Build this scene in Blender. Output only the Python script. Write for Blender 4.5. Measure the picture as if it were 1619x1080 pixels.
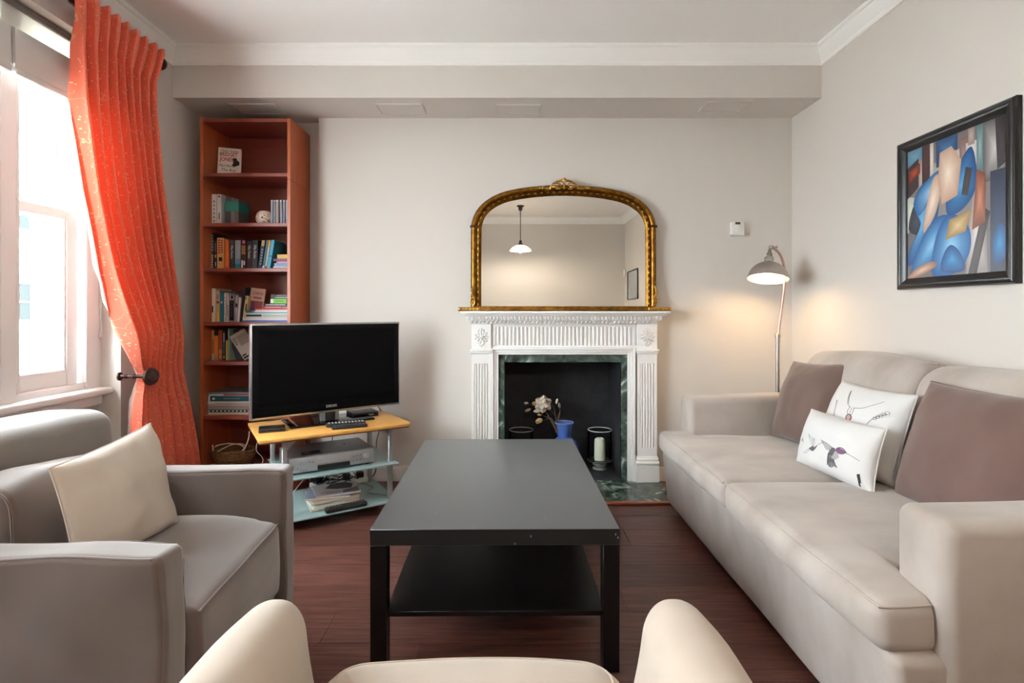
import bpy, bmesh, math, random
from mathutils import Vector, Matrix, noise
R = math.radians
V = Vector
rnd = random.Random(7)
SC = bpy.context.scene
COL = SC.collection
for o in list(bpy.data.objects):
    bpy.data.objects.remove(o)

# ------------------------------------------------------------------ camera, sky, exposure
FPX = 850.0                                   # focal length in pixels of the 1619 px wide frame
CX, CY, CAMZ = 805.0, 492.0, 1.13             # vanishing point of the level camera, its height
cam = bpy.data.cameras.new('camera')
cam.sensor_fit = 'HORIZONTAL'
cam.sensor_width = 36.0
cam.lens = FPX / 1619 * 36
cam.shift_x = (809.5 - CX) / 1619
cam.shift_y = -(540 - CY) / 1619
cam.clip_start = 0.02
camo = bpy.data.objects.new('camera', cam)
COL.objects.link(camo)
camo.location = (0, 0, CAMZ)
camo.rotation_euler = (R(90), 0, 0)
SC.camera = camo

world = bpy.data.worlds.new('overcast_sky')
SC.world = world
world.use_nodes = True
bg = world.node_tree.nodes['Background']
bg.inputs['Color'].default_value = (0.89, 0.955, 1.0, 1)
bg.inputs['Strength'].default_value = 15.0

SC.view_settings.view_transform = 'Standard'
SC.view_settings.look = 'None'
SC.view_settings.gamma = 1
SC.view_settings.use_curve_mapping = False
SC.view_settings.exposure = 0.99
try:
    SC.cycles.use_denoising = True
    SC.cycles.denoiser = 'OPENIMAGEDENOISE'
    SC.cycles.max_bounces = 14
    SC.cycles.diffuse_bounces = 8
    SC.cycles.transparent_max_bounces = 16
    SC.cycles.sample_clamp_indirect = 8
    SC.cycles.caustics_reflective = False
    SC.cycles.caustics_refractive = False
except Exception:
    pass

# ------------------------------------------------------------------ materials
def lin(c):
    return tuple(((x / 255) / 12.92 if x / 255 <= 0.04045 else ((x / 255 + 0.055) / 1.055) ** 2.4) for x in c)

MATS = {}
def mat(name, rgb, rough=0.6, metal=0.0, var=None, bump=None, sheen=0.0, coat=0.0, emit=None, spec=None,
        rand=0.0, stretch=None):
    """var=(scale, amount, rgb2): blotchy colour; bump=(scale, strength)"""
    if name in MATS:
        return MATS[name]
    m = bpy.data.materials.new(name)
    m.use_nodes = True
    nt = m.node_tree
    b = nt.nodes['Principled BSDF']
    c = lin(rgb) + (1,)
    b.inputs['Base Color'].default_value = c
    b.inputs['Roughness'].default_value = rough
    b.inputs['Metallic'].default_value = metal
    if spec is not None:
        b.inputs['Specular IOR Level'].default_value = spec
    if sheen:
        b.inputs['Sheen Weight'].default_value = sheen
        b.inputs['Sheen Roughness'].default_value = 0.5
    if coat:
        b.inputs['Coat Weight'].default_value = coat
        b.inputs['Coat Roughness'].default_value = 0.08
    if emit:
        b.inputs['Emission Color'].default_value = lin(emit[0]) + (1,)
        b.inputs['Emission Strength'].default_value = emit[1]
    tc = None
    if var or bump or rand:
        tc = nt.nodes.new('ShaderNodeTexCoord')
        src = tc.outputs['Object']
        if stretch:
            mp = nt.nodes.new('ShaderNodeMapping')
            mp.inputs['Scale'].default_value = stretch
            nt.links.new(src, mp.inputs['Vector'])
            src = mp.outputs['Vector']
    last = None
    if var:
        n = nt.nodes.new('ShaderNodeTexNoise')
        n.inputs['Scale'].default_value = var[0]
        n.inputs['Detail'].default_value = 5
        nt.links.new(src, n.inputs['Vector'])
        rp = nt.nodes.new('ShaderNodeMapRange')
        rp.inputs['From Min'].default_value = 0.35
        rp.inputs['From Max'].default_value = 0.65
        rp.inputs['To Max'].default_value = var[1]
        nt.links.new(n.outputs['Fac'], rp.inputs['Value'])
        mx = nt.nodes.new('ShaderNodeMix')
        mx.data_type = 'RGBA'
        mx.inputs['A'].default_value = c
        mx.inputs['B'].default_value = lin(var[2]) + (1,)
        nt.links.new(rp.outputs['Result'], mx.inputs['Factor'])
        last = mx.outputs['Result']
    if rand:
        oi = nt.nodes.new('ShaderNodeObjectInfo')
        rp2 = nt.nodes.new('ShaderNodeMapRange')
        rp2.inputs['To Min'].default_value = 1 - rand
        rp2.inputs['To Max'].default_value = 1 + rand
        nt.links.new(oi.outputs['Random'], rp2.inputs['Value'])
        hs = nt.nodes.new('ShaderNodeHueSaturation')
        hs.inputs['Color'].default_value = c
        nt.links.new(rp2.outputs['Result'], hs.inputs['Value'])
        if last:
            nt.links.new(last, hs.inputs['Color'])
        last = hs.outputs['Color']
    if last:
        nt.links.new(last, b.inputs['Base Color'])
    if bump:
        n2 = nt.nodes.new('ShaderNodeTexNoise')
        n2.inputs['Scale'].default_value = bump[0]
        n2.inputs['Detail'].default_value = 4
        nt.links.new(src, n2.inputs['Vector'])
        bp = nt.nodes.new('ShaderNodeBump')
        bp.inputs['Strength'].default_value = bump[1]
        bp.inputs['Distance'].default_value = 0.004
        nt.links.new(n2.outputs['Fac'], bp.inputs['Height'])
        nt.links.new(bp.outputs['Normal'], b.inputs['Normal'])
    MATS[name] = m
    return m

def glass_mat(name, rgb, tint=1.0, glossy=0.10, rough=0.02, frost=0.0):
    """thin pane: see-through tint + a fresnel reflection (+ a frosted share)"""
    m = bpy.data.materials.new(name)
    m.use_nodes = True
    nt = m.node_tree
    for n in list(nt.nodes):
        nt.nodes.remove(n)
    out = nt.nodes.new('ShaderNodeOutputMaterial')
    tr = nt.nodes.new('ShaderNodeBsdfTransparent')
    tr.inputs['Color'].default_value = lin(rgb) + (1,)
    gl = nt.nodes.new('ShaderNodeBsdfGlossy')
    gl.inputs['Roughness'].default_value = rough
    fr = nt.nodes.new('ShaderNodeLayerWeight')
    fr.inputs['Blend'].default_value = glossy
    base = tr.outputs[0]
    if frost:
        df = nt.nodes.new('ShaderNodeBsdfDiffuse')
        df.inputs['Color'].default_value = lin(rgb) + (1,)
        mx0 = nt.nodes.new('ShaderNodeMixShader')
        mx0.inputs[0].default_value = frost
        nt.links.new(base, mx0.inputs[1])
        nt.links.new(df.outputs[0], mx0.inputs[2])
        base = mx0.outputs[0]
    mx = nt.nodes.new('ShaderNodeMixShader')
    nt.links.new(fr.outputs['Fresnel'], mx.inputs[0])
    nt.links.new(base, mx.inputs[1])
    nt.links.new(gl.outputs[0], mx.inputs[2])
    nt.links.new(mx.outputs[0], out.inputs['Surface'])
    MATS[name] = m
    return m

# ------------------------------------------------------------------ mesh builder
class MB:
    def __init__(s, T=None):
        s.v, s.f, s.m, s.uv, s.cols = [], [], [], {}, {}
        s.T = T
    def add(s, verts, faces, mi=0):
        o = len(s.v)
        for p in verts:
            p = V(p)
            s.v.append(s.T @ p if s.T else p)
        for f in faces:
            s.f.append([i + o for i in f])
            s.m.append(mi)
        return o
    def bm(s, b, mi=0):
        b.verts.index_update()
        s.add([v.co.copy() for v in b.verts], [[v.index for v in f.verts] for f in b.faces], mi)
        b.free()
        return s
    def box(s, lo, hi, bev=0.0, seg=1, mi=0):
        b = bmesh.new()
        bmesh.ops.create_cube(b, size=1)
        lo, hi = V(lo), V(hi)
        for v in b.verts:
            v.co = V(((lo.x + hi.x) / 2 + v.co.x * (hi.x - lo.x), (lo.y + hi.y) / 2 + v.co.y * (hi.y - lo.y),
                      (lo.z + hi.z) / 2 + v.co.z * (hi.z - lo.z)))
        if bev:
            bmesh.ops.bevel(b, geom=list(b.edges), offset=bev, segments=seg, affect='EDGES', profile=0.5)
        return s.bm(b, mi)
    def prism(s, poly, o, ux, uy, d, bev=0.0, seg=2, mi=0):
        """extrude the polygon (2-D points) spanned by ux, uy at o along d"""
        o, ux, uy, d = V(o), V(ux), V(uy), V(d)
        b = bmesh.new()
        vs = [b.verts.new(o + ux * p[0] + uy * p[1]) for p in poly]
        f = b.faces.new(vs)
        r = bmesh.ops.extrude_face_region(b, geom=[f])
        bmesh.ops.translate(b, verts=[g for g in r['geom'] if isinstance(g, bmesh.types.BMVert)], vec=d)
        bmesh.ops.recalc_face_normals(b, faces=list(b.faces))
        if bev:
            bmesh.ops.bevel(b, geom=list(b.edges), offset=bev, segments=seg, affect='EDGES', profile=0.5)
        return s.bm(b, mi)
    def cyl(s, p0, p1, r0, r1=None, n=16, mi=0):
        return s.tube([p0, p1], [r0, r0 if r1 is None else r1], n, mi=mi)
    def tube(s, pts, r, n=8, closed=False, mi=0, caps=True):
        pts = [V(p) for p in pts]
        k = len(pts)
        rr = r if isinstance(r, (list, tuple)) else [r] * k
        up = None
        vs = []
        for i, p in enumerate(pts):
            a = pts[(i - 1) % k] if (closed or i > 0) else p
            c = pts[(i + 1) % k] if (closed or i < k - 1) else p
            t = (c - a).normalized() if (c - a).length > 1e-9 else V((0, 0, 1))
            if up is None:
                up = t.orthogonal().normalized()
            up = (up - t * up.dot(t))
            if up.length < 1e-6:
                up = t.orthogonal()
            up.normalize()
            w = t.cross(up)
            for j in range(n):
                an = 2 * math.pi * j / n
                vs.append(p + (up * math.cos(an) + w * math.sin(an)) * rr[i])
        fs = []
        for i in range(k if closed else k - 1):
            i2 = (i + 1) % k
            for j in range(n):
                j2 = (j + 1) % n
                fs.append([i * n + j, i * n + j2, i2 * n + j2, i2 * n + j])
        if caps and not closed:
            fs.append(list(range(n))[::-1])
            fs.append([(k - 1) * n + j for j in range(n)])
        s.add(vs, fs, mi)
        return s
    def lathe(s, prof, c, n=24, M=None, mi=0, squash=1.0):
        """prof: (radius, height) list, spun about local z at c, M an optional 3x3 rotation"""
        c = V(c)
        vs = []
        for (r, z) in prof:
            for j in range(n):
                a = 2 * math.pi * j / n
                p = V((r * math.cos(a), r * math.sin(a) * squash, z))
                vs.append(c + (M @ p if M else p))
        fs = []
        for i in range(len(prof) - 1):
            for j in range(n):
                j2 = (j + 1) % n
                fs.append([i * n + j, i * n + j2, (i + 1) * n + j2, (i + 1) * n + j])
        s.add(vs, fs, mi)
        return s
    def blob(s, c, r, n=10, M=None, mi=0):
        """ellipsoid, r=(rx, ry, rz)"""
        c = V(c)
        vs, fs = [], []
        m = max(4, n // 2)
        for i in range(m + 1):
            th = math.pi * i / m
            for j in range(n):
                a = 2 * math.pi * j / n
                p = V((r[0] * math.sin(th) * math.cos(a), r[1] * math.sin(th) * math.sin(a), r[2] * math.cos(th)))
                vs.append(c + (M @ p if M else p))
        for i in range(m):
            for j in range(n):
                j2 = (j + 1) % n
                fs.append([i * n + j, (i + 1) * n + j, (i + 1) * n + j2, i * n + j2])
        s.add(vs, fs, mi)
        return s
    def soft(s, lo, hi, r, f=None, m=4, n=8, mi=0, extra=((), (), ())):
        """rounded box with dense faces, f(p, (u,v,w)) may displace; u,v,w in -1..1"""
        lo, hi = V(lo), V(hi)
        if not isinstance(r, (tuple, list)):
            r = (r, r, r)
        ax = []
        for a in range(3):
            L, H, q = lo[a], hi[a], r[a]
            e = [L + q - q * math.tan(math.pi / 4 * (1 - k / m)) for k in range(m + 1)]
            e2 = [H - q + q * math.tan(math.pi / 4 * (k / m)) for k in range(m + 1)]
            nn = n[a] if isinstance(n, (tuple, list)) else n
            mid = [L + q + (H - L - 2 * q) * k / nn for k in range(1, nn)] + list(extra[a])
            mid.sort()
            ax.append(e + mid + e2)
        N = [len(x) for x in ax]
        idx, vs, fs = {}, [], []
        def vid(i, j, k):
            key = (i, j, k)
            if key not in idx:
                p = V((ax[0][i], ax[1][j], ax[2][k]))
                qv = V([min(max(p[a], lo[a] + r[a]), hi[a] - r[a]) for a in range(3)])
                dd = V([(p[a] - qv[a]) / r[a] for a in range(3)])
                if dd.length > 1e-9:
                    dd.normalize()
                    p = qv + V([dd[a] * r[a] for a in range(3)])
                if f:
                    uvw = [2 * (p[a] - lo[a]) / (hi[a] - lo[a]) - 1 for a in range(3)]
                    p = V(f(p, uvw))
                idx[key] = len(vs)
                vs.append(p)
            return idx[key]
        for (a, b, c) in ((0, 1, 2), (1, 2, 0), (2, 0, 1)):
            for side in (0, N[c] - 1):
                for i in range(N[a] - 1):
                    for j in range(N[b] - 1):
                        q = []
                        for (ii, jj) in ((i, j), (i + 1, j), (i + 1, j + 1), (i, j + 1)):
                            t = [0, 0, 0]
                            t[a], t[b], t[c] = ii, jj, side
                            q.append(vid(*t))
                        fs.append(q if side else q[::-1])
        s.add(vs, fs, mi)
        return s
    def build(s, name, mats, parent=None, origin=None, sharp=38, kind=None):
        me = bpy.data.meshes.new(name)
        if parent is not None:
            W = wmat(parent).inverted()
            vv = [W @ p for p in s.v]
        elif origin is not None:
            og = V(origin)
            vv = [p - og for p in s.v]
        else:
            vv = s.v
        me.from_pydata([tuple(p) for p in vv], [], s.f)
        if not isinstance(mats, (list, tuple)):
            mats = [mats]
        for x in mats:
            me.materials.append(x)
        if len(mats) > 1:
            me.polygons.foreach_set('material_index', s.m)
        me.polygons.foreach_set('use_smooth', [True] * len(me.polygons))
        me.set_sharp_from_angle(angle=R(sharp))
        me.update()
        o = bpy.data.objects.new(name, me)
        COL.objects.link(o)
        if parent is not None:
            o.parent = parent
        elif origin is not None:
            o.location = origin
        if kind:
            o['kind'] = kind
        return o

def wmat(o):
    m = Matrix.Identity(4)
    while o is not None:
        m = Matrix.LocRotScale(o.location, o.rotation_euler, o.scale) @ m
        o = o.parent
    return m

def tag(o, label=None, cat=None, group=None, kind=None):
    if label: o['label'] = label
    if cat: o['category'] = cat
    if group: o['group'] = group
    if kind: o['kind'] = kind
    return o

def thing(name, loc, label, cat, group=None):
    o = bpy.data.objects.new(name, None)
    o.empty_display_size = 0.1
    COL.objects.link(o)
    o.location = loc
    return tag(o, label, cat, group)

def P(x, y, d):
    """the point at distance d seen at photo pixel (x, y)"""
    return V(((x - CX) / FPX * d, d, CAMZ + (CY - y) / FPX * d))

def frame(o, ex, ez=(0, 0, 1)):
    """local frame at o: x along ex, z up, y away"""
    ex = V(ex).normalized(); ez = V(ez).normalized()
    ey = ez.cross(ex).normalized()
    ez = ex.cross(ey)
    M = Matrix((ex, ey, ez)).transposed().to_4x4()
    M.translation = V(o)
    return M

def text(s, o, xd, yd, size, m, parent, name='title', width=None, shear=0.0, align='CENTER', ext=0.0002, bold=0.0):
    """flat lettering centred at o, reading along xd, upright along yd"""
    cu = bpy.data.curves.new('lettering', 'FONT')
    cu.body = s
    cu.align_x = align
    cu.align_y = 'CENTER'
    cu.resolution_u = 2
    cu.shear = shear
    cu.offset = bold
    ob = bpy.data.objects.new('lettering', cu)
    me = ob.to_mesh()
    vs = [v.co.copy() for v in me.vertices]
    fs = [list(p.vertices) for p in me.polygons]
    ob.to_mesh_clear()
    bpy.data.objects.remove(ob)
    bpy.data.curves.remove(cu)
    if not vs:
        return None
    sx = size
    if width:
        w = max(v.x for v in vs) - min(v.x for v in vs)
        sx = width / w
    xd, yd = V(xd).normalized(), V(yd).normalized()
    nn = xd.cross(yd)
    mb = MB()
    mb.add([V(o) + xd * v.x * sx + yd * v.y * size + nn * ext for v in vs], fs)
    return mb.build(name, m, parent)

def smooth_path(pts, n=6, closed=False):
    """Catmull-Rom through pts"""
    pts = [V(p) for p in pts]
    out = []
    k = len(pts)
    rng = range(k if closed else k - 1)
    for i in rng:
        p0 = pts[(i - 1) % k] if closed or i > 0 else pts[i]
        p1, p2 = pts[i], pts[(i + 1) % k]
        p3 = pts[(i + 2) % k] if closed or i + 2 < k else p2
        for j in range(n):
            t = j / n
            out.append(0.5 * ((2 * p1) + (p2 - p0) * t + (2 * p0 - 5 * p1 + 4 * p2 - p3) * t * t + (3 * p1 - p0 - 3 * p2 + p3) * t ** 3))
    if not closed:
        out.append(pts[-1])
    return out

def interp(tab, x):
    """smooth piecewise interpolation through (x, y) pairs"""
    if x <= tab[0][0]: return tab[0][1]
    for (a, b) in zip(tab, tab[1:]):
        if x <= b[0]:
            t = (x - a[0]) / (b[0] - a[0])
            return a[1] + (b[1] - a[1]) * t
    return tab[-1][1]

def sm(t):
    t = min(1, max(0, t))
    return t * t * (3 - 2 * t)

# palette
wall_m = mat('wall_paint', (211, 204, 197), 0.85, bump=(180, 0.05))
ceil_m = mat('ceiling_paint', (246, 245, 243), 0.9, bump=(120, 0.04))
white_m = mat('white_gloss_paint', (238, 236, 233), 0.4)
cornice_m = mat('cornice_paint', (242, 241, 238), 0.7)
wood_floor = mat('dark_red_floorboard', (116, 73, 62), 0.36, var=(7, 0.95, (76, 43, 37)), bump=(60, 0.2), rand=0.2, stretch=(0.7, 12, 12))
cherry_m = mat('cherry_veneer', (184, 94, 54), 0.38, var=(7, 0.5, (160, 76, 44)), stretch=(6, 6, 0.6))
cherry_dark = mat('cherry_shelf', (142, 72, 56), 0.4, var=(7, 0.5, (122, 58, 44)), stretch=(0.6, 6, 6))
sofa_m = mat('pale_suede', (182, 172, 164), 0.9, var=(3.6, 0.9, (160, 148, 138)), bump=(420, 0.10), sheen=0.25, stretch=(1, 1.6, 1))
cream_m = mat('cream_fabric', (184, 170, 156), 0.92, var=(8, 0.5, (173, 158, 143)), bump=(500, 0.12), sheen=0.2)
taupe_m = mat('taupe_linen', (99, 84, 77), 0.9, var=(6, 0.6, (83, 70, 65)), bump=(900, 0.16), sheen=.75, spec=.15)
# ------------------------------------------------------------------ room shell
XL, XR, YB, YF, ZC = -2.03, 1.885, 3.585, -1.66, 2.72
def struct(name, mb, m, label=None, sharp=38):
    o = mb.build(name, m, sharp=sharp)
    o['kind'] = 'structure'
    if label: o['label'] = label
    return o

fl = MB(); fl.box((-2.25, -1.8, -0.08), (2.0, 4.1, -0.012))
floor = struct('floor', fl, mat('floor_gap', (38, 22, 17), 0.8), 'dark red-brown wooden floor of boards running across the room')
# boards, 190 mm wide, running left to right
row = 0
y = 2.018 - 0.19 * 20
while y < 3.58:
    y0, y1 = max(y, YF), min(y + 0.19, YB + 0.09)
    if abs(y - 2.018) < 0.01: j = 0.453
    elif abs(y - 2.398) < 0.01: j = 0.81
    else: j = rnd.uniform(-1.4, 0.5)
    cuts = [XL]
    for q in (j - 1.9, j, j + 1.9):
        if XL - 0.12 + 0.15 < q < XR - 0.05: cuts.append(q)
    cuts.append(XR)
    if y1 - y0 > 0.03:
        for a, b in zip(cuts, cuts[1:]):
            mb = MB()
            mb.box((a + 0.0009, y0 + 0.0009, -0.012), (b - 0.0009, y1 - 0.0009, 0.0))
            mb.build('floorboard', wood_floor, floor)
    y += 0.19
    row += 1

ce = MB(); ce.box((-2.25, -1.8, ZC), (2.0, 3.8, ZC + 0.1))
struct('ceiling', ce, ceil_m, 'plain white ceiling with cornices around it')

FX0, FX1, FZ1, FYB = -0.031, 0.739, 0.792, 3.98     # firebox
wb = MB()
wb.box((-1.27, YB, 0), (FX0 - 0.02, YB + 0.3, ZC))
wb.box((FX1 + 0.02, YB, 0), (XR + 0.1, YB + 0.3, ZC))
wb.box((FX0 - 0.02, YB, FZ1 + 0.02), (FX1 + 0.02, YB + 0.3, ZC))
wb.box((-2.25, 3.68, 0), (-1.27, 3.88, ZC))
struct('wall_back', wb, wall_m, 'pale greige chimney breast wall with a shallow alcove at its left')
wl = MB()
wl.box((-2.27, 2.81, 0), (XL, 3.8, ZC))
wl.box((-2.27, -1.8, 0), (XL, 0.40, ZC))
wl.box((-2.27, 0.40, 2.45), (XL, 2.81, ZC))
wl.box((-2.27, 0.40, 0), (-2.15, 2.81, 0.70))
struct('wall_left', wl, wall_m, 'pale greige window wall with a deep window recess')
wr = MB(); wr.box((XR, -1.8, 0), (XR + 0.12, 3.8, ZC))
struct('wall_right', wr, wall_m, 'pale greige wall behind the sofa')
wf = MB(); wf.box((-2.25, YF - 0.12, 0), (2.0, YF, ZC))
struct('wall_front', wf, wall_m, 'plain greige wall seen in the mirror')

# bulkhead above the chimney breast with four access panels
so = MB(); so.box((XL, 3.243, 2.4175), (XR, 3.7, ZC))
bulk = struct('trim_1', so, wall_m, 'boxed-in greige bulkhead along the top of the back wall')
for (x0, x1, y0, y1) in ((-1.74, -1.45, 3.33, 3.50), (-0.83, -0.545, 3.33, 3.50), (-0.08, 0.197, 3.345, 3.50), (1.215, 1.495, 3.30, 3.46)):
    p = MB()
    p.box((x0 + .008, y0 + .008, 2.4125), (x1 - .008, y1 - .008, 2.4185), bev=.001)
    ap = p.build('access_panel', wall_m, bulk)
    q = MB()
    for b in (((x0, y0), (x1, y0 + .006)), ((x0, y1 - .006), (x1, y1)), ((x0, y0 + .006), (x0 + .006, y1 - .006)), ((x1 - .006, y0 + .006), (x1, y1 - .006))):
        q.box((b[0][0], b[0][1], 2.4105), (b[1][0], b[1][1], 2.4185))
    q.build('panel_rim', mat('panel_rim_paint', (206, 200, 194), 0.6), ap)

# cornices: cove profile (out from wall, down from ceiling)
prof = [(0, 0), (.058, 0), (.058, .012), (.052, .020), (.046, .022), (.042, .036), (.034, .058), (.022, .078), (.014, .088), (.014, .096), (.008, .108), (0, .110)]
def cornice(name, o, out, along, label):
    mb = MB()
    mb.prism([(a, -b) for a, b in prof], o, out, (0, 0, 1), along)
    struct(name, mb, cornice_m, label, sharp=25)
cornice('trim_2', (XL, 3.243, ZC), (0, -1, 0), (XR - XL, 0, 0), 'white cornice running along the bulkhead')
cornice('trim_3', (XR, YF, ZC), (-1, 0, 0), (0, 3.243 - YF, 0), 'white cornice above the right-hand wall')
cornice('trim_4', (XL, YF, ZC), (1, 0, 0), (0, 3.243 - YF, 0), 'white cornice above the window wall')
cornice('trim_5', (XL, YF, ZC), (0, 1, 0), (XR - XL, 0, 0), 'white cornice of the wall seen in the mirror')

bp = [(0, 0), (.014, 0), (.014, .078), (.008, .09), (0, .092)]
def skirting(name, o, out, along, label):
    mb = MB(); mb.prism(bp, o, out, (0, 0, 1), along)
    struct(name, mb, white_m, label)
skirting('baseboard_back', (-1.27, YB, 0), (0, -1, 0), (1.01, 0, 0), 'white skirting board left of the fireplace')
skirting('baseboard_right_of_fireplace', (0.985, YB, 0), (0, -1, 0), (XR - 0.985, 0, 0), 'white skirting board right of the fireplace')
skirting('baseboard_right', (XR, YF, 0), (-1, 0, 0), (0, YB - YF - .015, 0), 'white skirting board behind the sofa')
skirting('baseboard_left', (XL, 2.81, 0), (1, 0, 0), (0, 3.68 - 2.81, 0), 'white skirting board behind the red curtain')

# ------------------------------------------------------------------ windows in the left-hand wall
pane_m = glass_mat('window_glass', (250, 252, 252), glossy=0.03)
frame_m = mat('window_paint', (236, 232, 230), 0.35)
def window(name, y0, y1, g0, g1, label):
    w = bpy.data.objects.new(name, None); COL.objects.link(w); w.location = (-2.19, (y0 + y1) / 2, 0.74)
    tag(w, label, None, None, 'structure')
    fr = MB()
    fr.box((-2.262, y0, 0.735), (-2.13, g0 - .055, 2.449), bev=.004)
    fr.box((-2.262, g1 + .075, 0.735), (-2.13, y1, 2.449), bev=.004)
    fr.box((-2.262, g0 - .055, 2.40), (-2.13, g1 + .075, 2.449), bev=.004)
    fr.box((-2.15, g0 - .062, 0.77), (-2.126, g0 - .046, 2.41), bev=.004)
    fr.box((-2.15, g1 + .064, 0.77), (-2.126, g1 + .080, 2.41), bev=.004)
    fr.box((-2.262, g0 - .055, 0.735), (-2.145, g1 + .075, 0.768), bev=.003)
    fr.build('window_frame', frame_m, w)
    for nm, x, z0, z1, gz0, gz1 in (('lower_sash', -2.19, .768, 1.625, .845, 1.577), ('upper_sash', -2.232, 1.577, 2.41, 1.625, 2.36)):
        s = MB()
        a, b = g0 - .054, g1 + .066
        s.box((x - .018, a, z0), (x + .018, g0, z1), bev=.003)
        s.box((x - .018, g1, z0), (x + .018, b, z1), bev=.003)
        s.box((x - .018, g0, z0), (x + .018, g1, gz0), bev=.003)
        s.box((x - .018, g0, gz1), (x + .018, g1, z1), bev=.003)
        for q in (g0, g1 - .008):
            s.box((x + .004, q, gz0), (x + .012, q + .008, gz1))
        so_ = s.build(nm, frame_m, w)
        p = MB(); p.box((x - .002, g0 - .004, gz0 - .004), (x + .001, g1 + .004, gz1 + .004))
        p.build('pane', pane_m, so_)
        gs = MB()
        for lo, hi in (((x + .0012, g1 - .011, gz0), (x + .0035, g1 - .008, gz1)), ((x + .0012, g0 + .008, gz0), (x + .0035, g0 + .011, gz1)),
                       ((x + .0012, g0 + .008, gz0), (x + .0035, g1 - .008, gz0 + .004))):
            gs.box(lo, hi)
        gs.build('putty_line', mat('grey_putty', (128, 126, 124), 0.9), so_)
window('window_1', 2.25, 2.81, 2.384, 2.64, 'narrow white sash window beside the red curtain')
window('window_2', 0.90, 2.25, 1.03, 2.10, 'wide middle sash window, mostly outside the frame')
window('window_3', 0.40, 0.90, 0.53, 0.76, 'narrow sash window nearest the camera, outside the frame')
si = MB()
si.box((-2.20, 0.401, 0.700), (-2.062, 2.809, 0.737), bev=.012, seg=3)
si.box((-2.150, 0.401, 0.655), (-2.085, 2.760, 0.703), bev=.008, seg=2)
struct('trim_6', si, frame_m, 'white window sill with a rounded nose')

# ------------------------------------------------------------------ the street outside
g = MB(); g.box((-60, -30, -5.1), (-2.6, 70, -5.0))
struct('ground', g, mat('street', (206, 204, 200), 0.9), 'pale street far below the window')
fac = thing('terrace_house', (-30, 34, -5), 'cream rendered house front across the street, seen through the window', 'building')
f = MB(); f.box((-36, 8, -5), (-30, 60, 8.6)); f.build('wall', mat('cream_render', (236, 230, 218), 0.9), fac)
f = MB()
for z0, z1, d in ((3.23, 3.5, .18), (4.45, 4.6, .25), (4.85, 5.0, .3), (7.6, 7.75, .2), (8.3, 8.7, .5)):
    f.box((-30, 8, z0), (-30 + d, 60, z1))
f.build('string_course', mat('cream_stone', (224, 216, 202), 0.9), fac)
for k in range(-3, 5):
    yc = 33.2 + 3.6 * k
    m = MB(); m.box((-30.0, yc - .43, .59), (-29.95, yc + .43, 2.84))
    wn = m.build('house_window', mat('far_glass', (50, 54, 54), 0.7, spec=.05), fac)
    b = MB()
    for lo, hi in (((yc - .5, .5), (yc + .5, .6)), ((yc - .43, 1.66), (yc + .43, 1.74)), ((yc - .5, 2.82), (yc + .5, 2.92)),
                   ((yc - .5, .6), (yc - .42, 2.82)), ((yc + .42, .6), (yc + .5, 2.82))):
        b.box((-30, lo[0], lo[1]), (-29.9, hi[0], hi[1]))
    b.build('window_surround', white_m, wn)
    pts = [(-.42, 0)] + [(-.42 * math.cos(t * math.pi / 10), .35 + .55 * math.sin(t * math.pi / 10)) for t in range(11)] + [(.42, 0)]
    a = MB(); a.prism(pts, (-29.98, yc, 6.2), (0, 1, 0), (0, 0, 1), (-.05, 0, 0))
    a.build('arched_window', mat('far_glass', (50, 54, 54), 0.7, spec=.05), fac)

# ------------------------------------------------------------------ roman blind, curtain pole, curtain, holdback
blind_m = mat('blind_fabric', (205, 200, 195), 0.9, bump=(500, .08))
blind_thin = bpy.data.materials.new('blind_fabric_backlit'); blind_thin.use_nodes = True
_nt = blind_thin.node_tree
_b = _nt.nodes['Principled BSDF']; _b.inputs['Base Color'].default_value = lin((226, 222, 216)) + (1,); _b.inputs['Roughness'].default_value = .9
_t = _nt.nodes.new('ShaderNodeBsdfTranslucent'); _t.inputs['Color'].default_value = lin((232, 230, 224)) + (1,)
_mx = _nt.nodes.new('ShaderNodeMixShader'); _mx.inputs[0].default_value = .6
_nt.links.new(_b.outputs[0], _mx.inputs[1]); _nt.links.new(_t.outputs[0], _mx.inputs[2])
_nt.links.new(_mx.outputs[0], _nt.nodes['Material Output'].inputs['Surface'])
def roman_blind(y0, y1, label):
    t = thing('roman_blind', (-2.09, (y0 + y1) / 2, 2.11), label, 'blind', 'roman blinds in the window recess')
    m = MB(); m.box((-2.125, y0, 2.415), (-2.085, y1, 2.446), bev=.003); m.build('head_rail', mat('rail_grey', (120, 116, 114), .5), t)
    m = MB(); m.box((-2.098, y0, 2.20), (-2.095, y1, 2.415)); m.build('flat_panel', blind_thin, t)
    for k in range(4):
        x = -2.082 + k * .014
        zt, zb = 2.315 - k * .006, 2.135 + (.0 if k == 3 else .012)
        sec = [(x - .006, zt), (x - .004, zb + .01), (x - .001, zb), (x + .004, zb + .002), (x + .007, zb + .03), (x + .006, (zt + zb) / 2), (x + .004, zt + .002), (x, zt + .006)]
        m = MB(); m.prism([(a, b) for a, b in sec], (0, y0, 0), (1, 0, 0), (0, 0, 1), (0, y1 - y0, 0))
        m.build('fold', blind_m, t, sharp=60)
    m = MB(); m.box((-2.088, y0 - .002, 2.108), (-2.028, y1, 2.136), bev=.006, seg=2); m.build('bottom_fold', blind_m, t)
    return t
b1 = roman_blind(2.215, 2.795, 'pale folded roman blind above the narrow window, half behind the red curtain')
m = MB()
pts = []
for k in range(41):
    z = 2.42 - (2.42 - 1.0) * k / 40
    pts.append((-2.100, 2.752, z))
pts += [(-2.100, 2.759, .985), (-2.100, 2.766, 1.0)]
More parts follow.
